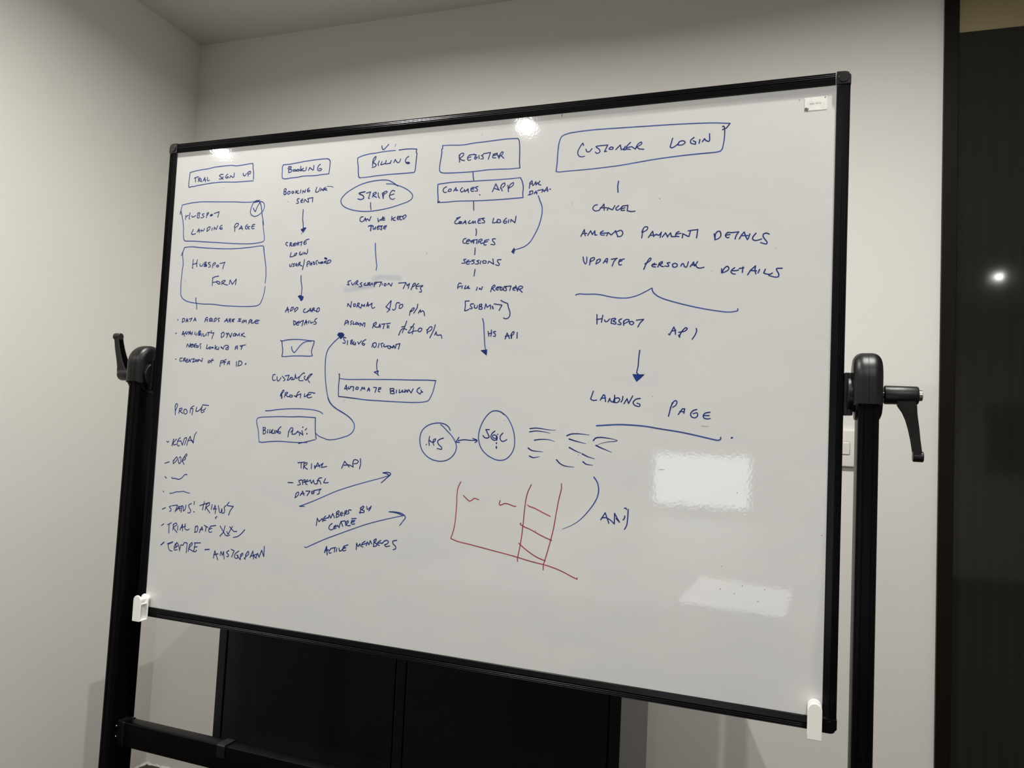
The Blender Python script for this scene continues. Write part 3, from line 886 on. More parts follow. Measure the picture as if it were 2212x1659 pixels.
WRITE('handwriting','blue handwriting reading CREATE LOGIN USER/PASSWORD',0,"""s1 -3175 2459 -3202 2464 -3215 2441 -3199 2414 -3173 2402
l1 -3128 2392 -3117 2457
s1 -3123 2453 -3092 2452 -3095 2429 -3121 2419
l1 -3116 2418 -3088 2398 -3062 2394
s1 -3020 2445 -3050 2431 -3043 2397 -3003 2403
l1 -3045 2419 -3005 2425
s1 -3002 2448 -2983 2432 -2968 2405
l1 -2972 2401 -2954 2461 -2935 2404
l1 -2974 2432 -2870 2466 -2887 2394
s1 -2727 2505 -2796 2485 -2829 2453 -2827 2422 -2804 2414 -2770 2431
l1 -2820 2441 -2781 2462
l1 -3086 2273 -3105 2202
s1 -3104 2199 -3077 2198 -3025 2210
s1 -3017 2221 -3001 2251 -2966 2261 -2973 2231 -3007 2213 -3021 2221
s1 -2892 2281 -2910 2259 -2906 2233 -2875 2226 -2858 2235 -2881 2249
l1 -2833 2268 -2835 2234
l1 -2805 2237 -2802 2267 -2765 2235
s1 -2765 2235 -2744 2253 -2738 2321
s1 -3099 2061 -3101 2031 -3077 2019 -3057 2045 -3051 2078
s1 -2997 2073 -3027 2066 -3003 2039 -3015 2021 -3038 2023
s1 -2957 2076 -2973 2057 -2967 2034 -2936 2030
l1 -2968 2053 -2933 2056
l1 -2913 2029 -2908 2082
s1 -2913 2078 -2883 2096 -2881 2070 -2902 2055
l1 -2902 2055 -2865 2035 -2838 2025
l1 -2793 2138 -2804 2052 -2824 1959
l1 -2732 2080 -2737 2028 -2727 2012
s1 -2732 2088 -2703 2109 -2680 2093 -2695 2064 -2725 2050
l1 -2671 2037 -2649 2085 -2640 2028
l1 -2668 2056 -2616 2061
l1 -2614 2095 -2583 2083
s1 -2614 2091 -2568 2053 -2598 2046
s1 -2516 2114 -2549 2101 -2543 2070 -2528 2040
l1 -2501 2088 -2490 2061 -2457 2079 -2451 2056
s1 -2438 2063 -2431 2089 -2405 2081 -2412 2059 -2434 2060
s1.2 -2430 2074 -2413 2070
l1 -2382 2062 -2371 2091
s1 -2375 2088 -2337 2101 -2340 2083
l1 -2375 2080 -2312 2048
l1 -2309 2060 -2304 2111
s1 -2303 2104 -2261 2114 -2241 2095 -2266 2066 -2317 2051
s2 -2366 2149 -2336 2138""")
WRITE('arrow','blue downward arrow below USER/PASSWORD',0,"""s1 -2843 1851 -2843 1799 -2833 1731 -2814 1663 -2809 1618 -2811 1550 -2812 1491
f1 -2880 1478 -2844 1499 -2812 1487 -2767 1471 -2779 1426 -2797 1404 -2819 1405 -2844 1446""")
WRITE('handwriting','blue handwriting reading ADD CARD DETAILS',0,"""l1 -3129 1201 -3088 1291 -3065 1193
l1 -3126 1228 -3056 1250
l1 -3027 1216 -3005 1283
s1 -3009 1275 -2970 1290 -2964 1268 -2984 1238 -3027 1216
l1 -2939 1256 -2928 1203
s1 -2936 1248 -2890 1282 -2867 1270 -2886 1237 -2933 1203
s1 -2712 1258 -2741 1239 -2748 1206 -2725 1191 -2690 1194 -2648 1220
l1 -2664 1198 -2635 1227 -2603 1264 -2586 1204
l1 -2648 1220 -2553 1226
l1 -2564 1201 -2559 1260
s1 -2563 1256 -2534 1271 -2524 1256 -2553 1238
l1 -2549 1238 -2509 1219 -2474 1218
l1 -2473 1200 -2464 1259
s1 -2468 1255 -2430 1270 -2415 1244 -2426 1211 -2468 1198
l1 -2943 1050 -2933 968
s1 -2938 1035 -2902 1031 -2891 997 -2920 968
s1 -2819 1035 -2870 1012 -2876 971 -2827 971
l1 -2899 994 -2799 1012
l1 -2796 1027 -2734 1049 -2760 952
l1 -2713 971 -2680 1056 -2661 982
l1 -2707 1004 -2647 1023
l1 -2618 1045 -2625 998
l1 -2582 1034 -2584 1004
s1 -2584 1003 -2563 1004 -2525 1019
s1 -2460 1085 -2493 1063 -2504 1033 -2463 1007 -2475 985 -2519 980""")
WRITE('ticked_box','blue box with a tick inside it',0,"""l1 -3194 695 -3179 680 -3157 682
s1 -3161 680 -3051 701 -2883 711 -2751 707 -2619 695 -2488 686
s1 -2488 686 -2486 658 -2511 576 -2528 510 -2523 466 -2503 429
s1 -2502 425 -2556 417 -2730 419 -2941 415 -3065 404 -3145 403
l1 -3164 676 -3150 594 -3135 534 -3134 474 -3145 406
s1 -2949 580 -2943 536 -2911 491 -2888 476 -2835 529 -2778 596 -2720 645 -2661 671 -2609 679 -2540 680""")
WRITE('handwriting','blue handwriting reading CUSTOMER PROFILE',0,"""s1 -3264 79 -3304 74 -3316 29 -3309 -16 -3282 -29 -3249 -15
s1 -3220 42 -3216 -14 -3188 -36 -3154 -5 -3134 29
l1 -3109 52 -3062 12
s1 -3062 12 -3047 -10 -3076 -33
l1 -3049 58 -2964 74 -2997 -16
s1 -2993 -18 -2963 -8 -2930 30
s1 -2926 30 -2904 38 -2885 16 -2896 -7 -2924 8 -2926 30
s1 -2883 -3 -2849 6 -2833 91
s1 -2833 91 -2815 25 -2797 22 -2756 52
s1 -2646 110 -2656 121 -2706 90 -2746 41 -2759 0 -2733 -17 -2663 -14
s1 -2625 62 -2646 51 -2639 14 -2603 -7
s1 -2599 -7 -2564 60 -2524 98 -2486 107
s1 -2485 106 -2530 61 -2566 16 -2559 -13 -2526 -46
s1.5 -3119 -295 -3108 -257 -3089 -331
l1 -3100 -250 -3095 -342
s1 -3100 -242 -3073 -197 -3055 -196 -3058 -219 -3095 -257
l1 -3037 -318 -3020 -240
s1 -3024 -247 -2982 -228 -2972 -242 -3013 -277
l1 -3009 -280 -2976 -305 -2922 -307
s1 -2932 -304 -2920 -278 -2871 -283 -2870 -306 -2904 -314 -2932 -300
s1 -2728 -209 -2765 -232 -2781 -310
l1 -2832 -286 -2786 -307
l1 -2792 -285 -2694 -249 -2702 -319
l1 -2616 -246 -2621 -294
s1 -2621 -296 -2591 -290 -2559 -259
s1 -2405 -229 -2527 -222 -2550 -255 -2560 -300 -2529 -313 -2465 -300
l1 -2549 -266 -2490 -250""")
WRITE('tick_mark','small blue tick above the BILLING box',0,"""s1 -1351 4075 -1341 4030 -1315 4006 -1278 4034 -1218 4092
s0.5 -1081 4083 -1089 4057 -1100 4041""")
WRITE('boxed_heading','blue boxed heading reading BILLING',0,"""s1 -1819 3901 -1748 3926 -1609 3951 -1451 3960 -1264 3973 -1079 3973
s1 -1011 3974 -886 3979 -751 3972 -670 3961
l1 -674 3961 -679 3909 -665 3886 -669 3791 -676 3671 -681 3602
s1 -681 3602 -694 3568 -765 3560 -947 3561 -1189 3561 -1425 3556 -1603 3546 -1753 3544
s1 -1753 3544 -1774 3559 -1791 3631 -1802 3757 -1818 3838 -1819 3901
l1 -1515 3735 -1512 3832
s1 -1514 3797 -1512 3832 -1485 3883 -1456 3898 -1464 3855 -1509 3796
s1 -1509 3796 -1458 3766 -1442 3747 -1460 3722 -1524 3709
l1 -1387 3813 -1408 3762 -1396 3733
l1 -1331 3796 -1353 3749
s1 -1353 3744 -1323 3747 -1270 3762
l1 -1249 3811 -1265 3760
s1 -1265 3755 -1221 3752 -1173 3761
l1 -1151 3804 -1167 3752
l1 -1100 3764 -1074 3815
s1 -1074 3815 -1052 3778 -1017 3754 -984 3773 -972 3816
s1 -820 3847 -857 3824 -878 3773 -852 3732 -813 3720 -794 3732 -824 3750 -862 3742
s1.3 -852 3736 -813 3735""")
WRITE('circled_note','blue oval around a single word above CAN WE KEEP THESE',0,"""s1 -996 3347 -1042 3380 -1102 3419 -1173 3455 -1252 3471 -1380 3473 -1537 3462 -1715 3426 -1872 3365 -2009 3289 -2095 3205 -2112 3152 -2082 3088 -2002 3030 -1846 2977 -1683 2948 -1504 2940 -1298 2955 -1104 2983 -914 3029 -773 3072 -710 3120 -705 3172 -754 3231 -844 3293 -982 3354 -1101 3388 -1223 3401
s1.2 -1636 3290 -1750 3268 -1661 3214 -1653 3178 -1707 3157 -1768 3172
l1 -1604 3263 -1521 3280
l1 -1525 3272 -1558 3172 -1538 3167
l1 -1480 3185 -1464 3250
s1 -1474 3246 -1421 3269 -1410 3247 -1472 3211
l1 -1467 3211 -1400 3176
l1 -1371 3253 -1367 3196 -1340 3159
l1.2 -1291 3244 -1266 3150
l1 -1271 3155 -1257 3246
s1 -1282 3243 -1220 3274 -1195 3259 -1246 3223
s1 -1049 3263 -1089 3279 -1130 3242 -1148 3182 -1124 3137 -1074 3121 -1044 3136
l1 -1151 3191 -1061 3216
l1 -1511 3090 -1507 3028 -1495 2966""")
WRITE('handwriting','blue handwriting reading CAN WE KEEP THESE',0,"""s1 -1645 2852 -1682 2847 -1704 2807 -1690 2773 -1656 2764 -1624 2785
l1 -1623 2777 -1598 2831 -1580 2768
l1 -1612 2795 -1567 2800
l1 -1566 2797 -1555 2811 -1515 2772 -1487 2844
l1 -1349 2807 -1337 2745
l1 -1337 2745 -1299 2787 -1281 2767
l1 -1285 2768 -1252 2831
s1 -1223 2819 -1258 2795 -1253 2770 -1216 2768
l1 -1258 2792 -1213 2793
l1 -1078 2826 -1080 2757
l1 -1012 2808 -1067 2786
s1 -1067 2786 -1042 2766 -1037 2755 -1009 2754
s1 -965 2824 -975 2788 -961 2766 -941 2765
l1 -969 2817 -917 2821
l1 -963 2791 -931 2797
s1 -909 2821 -923 2789 -913 2760 -885 2762
l1 -901 2817 -873 2819 -853 2764
s1 -868 2811 -822 2841 -805 2815 -827 2788 -850 2771
l1.3 -1526 2677 -1477 2691 -1435 2677
l1.3 -1472 2682 -1479 2599
l1 -1431 2677 -1432 2636
s1 -1432 2636 -1423 2618 -1384 2656
l1 -1381 2663 -1390 2616
s1 -1316 2675 -1348 2662 -1354 2633 -1341 2614 -1313 2624
l1 -1351 2644 -1315 2653
l1 -1340 2672 -1250 2671
s1 -1250 2671 -1278 2655 -1260 2628 -1267 2603 -1296 2623
s1 -1173 2671 -1217 2663 -1227 2627 -1202 2615 -1186 2621
l1 -1224 2641 -1176 2650""")
WRITE('stem_line','blue vertical line under CAN WE KEEP THESE',0,"""s1 -1370 2375 -1366 2299 -1348 2153 -1329 2044 -1317 1986 -1326 1906""")
WRITE('handwriting','blue handwriting reading SUBSCRIPTION TYPES over a faint smear',0,"""s1 -1816 1740 -1870 1719 -1852 1679 -1841 1663 -1887 1673
s1 -1799 1704 -1781 1664 -1747 1677 -1739 1703
l1 -1716 1667 -1710 1720
s1 -1714 1715 -1676 1736 -1674 1714 -1703 1689
l1 -1703 1689 -1666 1662
s1 -1589 1700 -1623 1683 -1596 1656 -1594 1630 -1644 1629
s1 -1519 1689 -1547 1673 -1536 1651 -1487 1654
l1 -1477 1649 -1470 1693
s1 -1474 1688 -1435 1696 -1439 1675 -1468 1667
l1 -1468 1667 -1427 1648
l1 -1418 1657 -1391 1687 -1379 1656
l1 -1347 1625 -1347 1690
s1 -1351 1686 -1308 1702 -1303 1689 -1340 1660
l1 -1328 1698 -1206 1700 -1245 1623
l1 -1190 1674 -1193 1652
s1 -1153 1638 -1146 1673 -1116 1664 -1124 1634 -1153 1638
l1 -1086 1650 -1069 1680 -1017 1627 -1001 1678
l1 -877 1676 -739 1681 -785 1580
l1 -724 1660 -712 1625 -676 1663
l1 -672 1663 -690 1582
l1 -637 1556 -600 1653
s1 -609 1636 -573 1669 -558 1643 -607 1606
s1 -498 1659 -543 1626 -539 1575 -520 1571
l1 -546 1609 -421 1624
s1 -421 1619 -465 1582 -444 1548 -442 1516 -480 1519""")
WRITE('handwriting','blue price line reading NORMAL £50 P/M',0,"""l1 -1853 1289 -1845 1341 -1785 1271 -1775 1375
s1 -1722 1283 -1731 1327 -1699 1331 -1691 1296 -1722 1283
l1 -1665 1274 -1650 1343
s1 -1654 1339 -1620 1343 -1619 1326 -1652 1300
l1 -1652 1300 -1584 1256
l1 -1584 1256 -1569 1321 -1542 1290 -1514 1320 -1512 1285
l1 -1473 1285 -1453 1358 -1438 1285
l1 -1469 1302 -1415 1306
s1 -1415 1306 -1368 1340 -1375 1288 -1352 1249 -1310 1270
s1 -1096 1272 -1056 1319 -1002 1378
s1 -1002 1378 -1015 1276 -1039 1208 -1069 1184
s1 -1096 1272 -1061 1251 -1016 1220
s1 -837 1334 -885 1343 -907 1309 -908 1249 -944 1215 -969 1233
s1 -841 1248 -839 1295 -783 1312 -776 1282 -812 1244 -841 1248
l1 -639 1128 -630 1204
s1 -633 1179 -585 1246 -557 1246 -574 1212 -619 1187
l1 -496 1313 -502 1254 -562 1161
l1 -477 1161 -444 1219
l1 -444 1219 -436 1177 -401 1202
s1 -401 1202 -376 1185 -359 1118""")
WRITE('handwriting','blue price line reading DISCOUNT RATE £40 P/M',0,"""l1 -1890 966 -1869 1040
s1 -1878 1022 -1845 1048 -1823 1022 -1871 992
l1 -1814 1031 -1815 979
s1 -1739 1039 -1768 1022 -1751 987 -1769 970
s1 -1713 1022 -1720 978 -1680 983
s1 -1670 978 -1662 1009 -1637 1004 -1640 978 -1670 978
l1 -1627 1004 -1615 969 -1587 1000
l1 -1584 948 -1567 995 -1530 952
s1 -1530 952 -1513 1000 -1484 999
l1 -1484 999 -1489 935
l1 -1331 913 -1311 990
s1 -1321 982 -1269 1012 -1262 986 -1309 952
s1 -1309 952 -1263 926 -1215 930
l1 -1215 926 -1194 981 -1185 917
l1 -1206 943 -1177 947
l1 -1160 977 -1098 986
l1 -1107 981 -1126 900
l1 -1073 985 -997 994
l1 -1043 964 -1050 921
s1 -1050 919 -1016 919
l1 -1047 943 -1013 947
l1 -774 930 -727 938
s1 -685 1027 -717 934 -758 832
s1 -822 794 -780 883 -734 904 -676 883
s1 -542 984 -576 934 -650 837
s1 -650 837 -626 828 -553 858 -488 866
l1 -613 929 -558 938
l1 -547 921 -569 812
s1 -469 866 -444 908 -397 904 -404 866 -440 848 -469 866
l1 -303 887 -290 820
s1 -298 871 -242 933 -209 925 -220 883 -283 846
l1 -152 966 -174 883 -240 750
l1 -156 796 -131 850
s1 -131 850 -119 800 -78 792 -42 800 -20 742""")
WRITE('handwriting','blue line reading SIBLING DISCOUNT',0,"""s1 -1844 739 -1885 752 -1888 717 -1855 682 -1863 647 -1904 656
l1 -1806 696 -1811 626
l1 -1747 639 -1741 700
s1 -1746 692 -1717 709 -1715 683 -1739 670
s1 -1739 670 -1703 657 -1712 640 -1747 639
l1 -1680 683 -1692 627
s1 -1692 627 -1667 627 -1649 657
l1 -1644 662 -1651 623
l1 -1605 675 -1583 636
l1 -1583 636 -1532 693
s1 -1450 715 -1502 684 -1519 641 -1488 615 -1465 637 -1500 650
l1 -1324 587 -1304 651
s1 -1313 642 -1266 664 -1240 643 -1252 591 -1285 583 -1297 617
l1 -1187 652 -1202 579
s1 -1110 652 -1149 648 -1136 609 -1130 584
s1 -1085 635 -1097 601 -1068 593
s1 -1068 593 -1021 610 -973 602 -970 568 -1004 568 -1025 593
l1 -968 607 -937 577 -920 607
l1 -918 577 -907 620 -875 569 -860 629
l1 -869 633 -790 650 -812 557""")
WRITE('smear','pale blue smear behind SUBSCRIPTION TYPES',0,"""m1 -1911 1575 -1743 1624 -1507 1654 -1179 1734 -852 1748""")
WRITE('arrow','short blue arrow pointing down to the AUTOMATE BILLING box',0,"""s1 -1202 377 -1211 302 -1204 223 -1196 183
l1 -1251 162 -1173 183 -1195 168
l1 -1173 185 -1182 143
l1 -1251 162 -1198 138 -1163 109""")
WRITE('boxed_note','blue boxed note reading AUTOMATE BILLING',0,"""l1 -1943 113 -1932 118
s1 -1932 113 -1929 37 -1935 -84 -1929 -216 -1925 -271
l1 -1925 -271 -1814 -278 -1604 -294
s1 -1604 -294 -1373 -314 -1034 -322 -702 -328 -429 -325 -290 -312 -206 -285 -167 -221 -130 -134 -109 -37 -92 45
l1 -92 45 -236 49
s1 -236 49 -506 45 -946 42 -1396 34 -1788 26 -1911 38
l1 -1763 -160 -1781 -70 -1807 -121 -1811 -140 -1754 -125
s1 -1733 -99 -1730 -139 -1697 -118 -1692 -98
l1 -1698 -93 -1634 -97
l1 -1634 -97 -1641 -167
s1 -1591 -136 -1576 -100 -1541 -109 -1551 -139 -1591 -136
l1 -1492 -158 -1467 -97 -1448 -132 -1427 -101
l1 -1427 -101 -1413 -136
l1 -1366 -164 -1336 -104 -1321 -163
l1 -1356 -139 -1317 -138
l1 -1246 -96 -1189 -100 -1212 -180
l1 -1105 -97 -1149 -104 -1151 -163
s1 -1151 -163 -1123 -167
l1 -1147 -133 -1103 -117
l1 -914 -191 -931 -108
s1 -930 -112 -864 -106 -852 -125 -917 -151
s1 -917 -151 -856 -155 -848 -189 -914 -191
l1 -807 -129 -810 -178
l1 -753 -122 -755 -171
s1 -755 -173 -723 -165 -697 -130
s1 -692 -130 -690 -160 -657 -154
l1 -649 -119 -646 -163 -615 -123
l1 -615 -123 -602 -162 -578 -117
l1 -578 -117 -531 -170 -497 -101
s1 -374 -78 -416 -103 -424 -142 -368 -184
s1 -368 -184 -343 -150 -350 -116
s1.2 -327 -147 -319 -151""")
WRITE('curved_arrow','long blue curved arrow from BILLING PLAN up to DISCOUNT RATE',0,"""f1 -2016 793 -1995 827 -1924 829 -1885 799 -1902 763 -1947 727 -1972 753
s1 -1978 750 -2034 707 -2112 635 -2189 542 -2223 439 -2230 286 -2224 163 -2204 0 -2168 -182 -2129 -303 -2063 -402 -1964 -474 -1819 -544 -1698 -610 -1625 -667
s1 -2137 -303 -2091 -384 -1994 -463 -1869 -527 -1735 -591 -1631 -668 -1582 -734 -1575 -794 -1603 -863 -1663 -917 -1770 -961 -1917 -1003 -2036 -1022 -2097 -1021 -2180 -999 -2274 -969 -2340 -924""")
WRITE('underline','blue line between CUSTOMER PROFILE and the BILLING PLAN box',0,"""s1 -3421 -572 -3345 -570 -3196 -548 -3005 -526 -2794 -514 -2585 -512 -2398 -524 -2283 -547 -2219 -581""")
WRITE('boxed_note','blue boxed note reading BILLING PLAN',0,"""s1 -2368 -655 -2492 -652 -2679 -650 -2868 -660 -3101 -665 -3315 -678 -3509 -693 -3579 -714 -3601 -750 -3587 -822 -3551 -928 -3532 -1035 -3516 -1131
s1 -3516 -1133 -3453 -1138 -3281 -1116 -3068 -1101 -2898 -1103 -2730 -1103 -2605 -1096 -2506 -1094
s0.9 -2681 -1120 -2605 -1099 -2492 -1073 -2341 -1033
l1 -2366 -655 -2363 -751 -2348 -907 -2323 -1019
l1 -3450 -870 -3437 -990
s1 -3449 -874 -3408 -872 -3396 -890 -3442 -923
s1 -3442 -923 -3393 -930 -3385 -965 -3437 -994
l1 -3346 -905 -3347 -968
l1 -3298 -903 -3304 -957
s1 -3304 -961 -3272 -951 -3264 -915
l1 -3239 -896 -3256 -959
s1 -3255 -968 -3207 -966
l1 -3200 -912 -3201 -965
l1 -3180 -964 -3168 -910 -3138 -953 -3127 -891
s1 -3071 -844 -3116 -890 -3117 -952 -3078 -964 -3069 -941 -3102 -930
l1 -2910 -1013 -2897 -907
s1 -2905 -934 -2853 -852 -2822 -855 -2819 -885 -2858 -931
l1 -2814 -881 -2830 -961
s1 -2829 -963 -2772 -958 -2713 -907
l1 -2761 -957 -2703 -902 -2695 -932
l1 -2671 -979 -2670 -922 -2599 -967 -2625 -890
s1.3 -2614 -828 -2609 -834
l1 -2558 -878 -2529 -850
s1.3 -2523 -937 -2517 -943""")
WRITE('boxed_heading','blue boxed heading reading REGISTER',0,"""l1 -188 3986 -190 3924 -205 3915 -197 3864
s1 -197 3864 -208 3776 -223 3657 -227 3578
s1 -227 3578 -211 3537 -166 3515 -10 3502 202 3496 402 3496 671 3506 875 3500 1037 3493 1203 3495
l1 1203 3495 1191 3587
s1 1191 3587 1188 3740 1179 3885 1165 3954 1144 3984
s1 1144 3984 952 3992 800 3988 594 3980 376 3974 230 3962 124 3962 -47 3976 -182 3981
l1 135 3674 122 3798
s1 119 3759 153 3816 201 3817 197 3782 136 3738
l1 137 3733 170 3706 223 3692
l1 397 3786 303 3779
s1 324 3782 283 3756 275 3717 297 3691 339 3697
l1 279 3732 336 3747
s1 392 3776 429 3773 400 3717 422 3700 452 3732
l1 400 3732 452 3732
l1 476 3760 484 3705
s1 554 3763 523 3756 556 3724 557 3699 516 3698
l1 558 3782 681 3792 646 3683
l1 801 3767 729 3759
s1 760 3766 721 3730 727 3701 779 3696
l1 721 3730 786 3744
l1 790 3773 835 3682 843 3730
s1 834 3721 881 3785 902 3774 874 3727 844 3720
l1 864 3728 917 3678""")
WRITE('boxed_note','blue boxed note reading COACHES APP, joined to the box above and to the list below',0,"""l1 386 3500 393 3424 408 3339
l1 -242 3325 -238 3210 -223 3090 -224 3021
s1 -242 3325 -119 3336 73 3343 316 3336 577 3333 833 3329 1086 3331 1220 3336
l1 1220 3336 1248 3286 1271 3218
s1 1271 3218 1276 3160 1273 3065 1281 3008
s1 1281 3008 1002 3001 697 3000 428 3006 123 3018 -36 3014 -224 3016
l1.3 -224 3016 -198 3031
s1 -78 3274 -125 3252 -138 3204 -104 3177 -72 3182
s1 -47 3198 -27 3231 11 3224 2 3195 -41 3192
l1 55 3191 94 3248 108 3193
l1 70 3210 129 3201
s1 211 3240 176 3203 199 3167 241 3184
l1 244 3208 262 3168 312 3214
l1 312 3214 326 3149
l1 272 3182 314 3189
l1 421 3231 364 3220
s1 395 3233 361 3191 388 3165 419 3173
l1 365 3201 417 3207
s1 488 3241 442 3230 480 3193 482 3169 445 3166
s1.1 525 3101 529 3097
l1 746 3137 801 3264 857 3159
l1 769 3194 867 3158
l1 896 3185 919 3140
s1 886 3186 903 3242 953 3268 960 3234 921 3193
s1 1010 3226 1026 3119
s1 1018 3168 1060 3242 1104 3262 1101 3220 1033 3176
l1 423 3007 434 2850""")
WRITE('handwriting','blue handwriting reading PULL DATA',0,"""l1 1378 3153 1388 3248
s1 1379 3229 1417 3270 1423 3236 1385 3210
s1 1428 3226 1435 3192 1459 3210 1477 3246
l1 1486 3251 1489 3198 1516 3234
s1 1550 3256 1527 3210 1567 3193
l1 1388 3044 1395 3105
s1 1385 3096 1434 3107 1436 3064 1363 3045
l1 1466 3058 1493 3099 1510 3050
l1 1470 3076 1514 3078
l1 1522 3106 1610 3119 1592 3073
l1 1631 3080 1676 3153 1689 3081
l1 1611 3096 1693 3105
s1.2 1724 3117 1731 3113""")
WRITE('curved_arrow','blue curved arrow from PULL DATA down to SESSIONS',0,"""s1 1536 3020 1570 2933 1602 2856 1612 2762 1597 2650 1560 2521
s1 1599 2656 1567 2537 1506 2403 1428 2278 1347 2216 1264 2187 1180 2166
f1 1130 2139 1168 2195 1180 2162 1166 2106""")
WRITE('handwriting','blue handwriting reading COACHES LOGIN',0,"""l1 201 2750 131 2732
s1 185 2738 133 2707 103 2667 118 2641 163 2643 216 2661
s1 176 2650 189 2675 230 2664 222 2640 181 2642
l1 249 2634 296 2686 308 2627
l1 262 2655 307 2652
l1 377 2682 347 2654
s1 347 2650 362 2633 414 2647 431 2671
l1 431 2671 433 2634
l1 437 2633 467 2669 477 2631
l1 615 2711 527 2695
s1 545 2703 516 2663 531 2629 566 2631
l1 520 2667 564 2673
s1 628 2707 598 2692 635 2657 632 2632 588 2634
l1 791 2698 777 2629
s1 777 2623 821 2623 863 2645
s1 851 2625 862 2674 906 2664 916 2626 860 2622
s1 1013 2687 975 2656 964 2624 991 2604 1021 2617 1020 2637 981 2639
l1 1053 2660 1051 2611
l1 1089 2622 1091 2662 1163 2606 1175 2711""")
WRITE('stem_line','short blue stem between COACHES LOGIN and CENTRES',0,"""s1 491 2539 501 2489 495 2427""")
WRITE('handwriting','blue handwriting reading CENTRES',0,"""s1 321 2385 290 2382 266 2333 290 2307 316 2310
s1 376 2370 341 2355 330 2314 353 2296 379 2308
l1 337 2334 382 2345
l1 385 2361 414 2327 426 2347
l1 419 2314 439 2351 460 2300
l1 460 2300 465 2358
l1 448 2355 523 2360
l1 523 2360 509 2294
l1 535 2297 554 2354
s1 554 2354 598 2365 608 2344 560 2321
l1 565 2325 593 2291 632 2302
l1 726 2351 652 2338
s1 678 2349 645 2309 647 2268 682 2267
l1 640 2309 706 2319
s1 839 2359 791 2357 793 2328 834 2285 831 2265 765 2272""")
WRITE('stem_line','short blue stem between CENTRES and SESSIONS',0,"""l1 492 2224 493 2166 490 2113""")
WRITE('handwriting','blue handwriting reading SESSIONS',0,"""s1 340 2043 300 2036 319 2007 325 1982 267 1979
s1 394 2025 355 2006 348 1973 376 1959 406 1967
l1 351 1993 431 2003
s1 492 2026 444 2019 485 1993 486 1973 442 1961
s1 572 2015 533 2008 565 1982 566 1962 509 1959
l1 603 2006 595 1957
s1 649 1967 635 1997 660 2008 701 1995 689 1966 649 1967
l1 729 1961 744 1997 830 1946 812 2032
s1 956 2015 896 2013 897 1980 929 1947 918 1921 861 1937""")
WRITE('stem_line','short blue stem between SESSIONS and FILL IN REGISTER',0,"""l1 511 1870 503 1819 497 1762""")
WRITE('handwriting','blue handwriting reading FILL IN REGISTER',0,"""s1 277 1643 245 1652 220 1615 218 1562
l1 222 1582 279 1602
l1 301 1605 290 1564
l1 359 1608 339 1563
s1 339 1557 375 1563 396 1591
l1 408 1599 388 1567
l1 409 1595 406 1558 433 1563
l1 565 1576 550 1527
l1 597 1542 609 1562
s1 605 1562 637 1537 652 1582
l1 801 1498 822 1579
s1 819 1567 856 1607 874 1590 833 1550
l1 828 1546 869 1513
l1 970 1576 910 1569
s1 926 1577 889 1549 899 1528 933 1528
l1 893 1553 936 1556
l1 996 1567 962 1556
s1 962 1556 963 1527 998 1523 997 1547
l1 1022 1563 1020 1522
l1 1030 1579 1149 1584
s1 1073 1574 1048 1562 1070 1537 1063 1509 1028 1518
l1 1145 1584 1127 1512
s1 1218 1567 1181 1552 1182 1523 1216 1515
l1 1185 1543 1236 1554
l1 1225 1591 1259 1502
s1 1259 1502 1273 1562 1319 1581 1345 1560 1321 1537 1279 1534
l1 1279 1534 1341 1480""")
WRITE('handwriting','blue bracketed word reading SUBMIT',0,"""l1 435 1354 364 1353 371 1274 361 1196 381 1194 434 1214
s1 513 1306 464 1302 461 1273 494 1240 482 1225 446 1232
s1 532 1285 529 1248 552 1233 582 1247 580 1276
l1 614 1223 615 1288
s1 611 1288 654 1300 655 1271 621 1263
s1 621 1263 665 1247 663 1218 614 1219
l1 710 1222 728 1303 753 1246
l1 753 1246 807 1286 815 1221
l1.3 843 1261 858 1224
l1 871 1301 1006 1280 963 1195
l1 985 1357 1016 1336 1103 1303
s1 1103 1303 1119 1242 1149 1161 1147 1105 1119 1069 1073 1061 1042 1075""")
WRITE('arrow','blue downward arrow below SUBMIT',0,"""s1 684 1063 704 1002 718 872 737 710 749 612 763 556
f1 685 547 719 551 784 560 782 475 739 507""")
WRITE('handwriting','blue handwriting reading HS API beside an arrow',0,"""l1 790 856 807 779
l1 801 819 857 831
l1 845 880 848 831 842 779
s1 920 856 882 848 905 823 923 799 911 775 885 783
l1 1089 736 1118 832 1161 744
l1 1087 780 1155 788
l1.3 1188 808 1195 748
s1 1180 792 1211 848 1232 852 1233 824 1201 792
l1 1287 840 1288 748""")
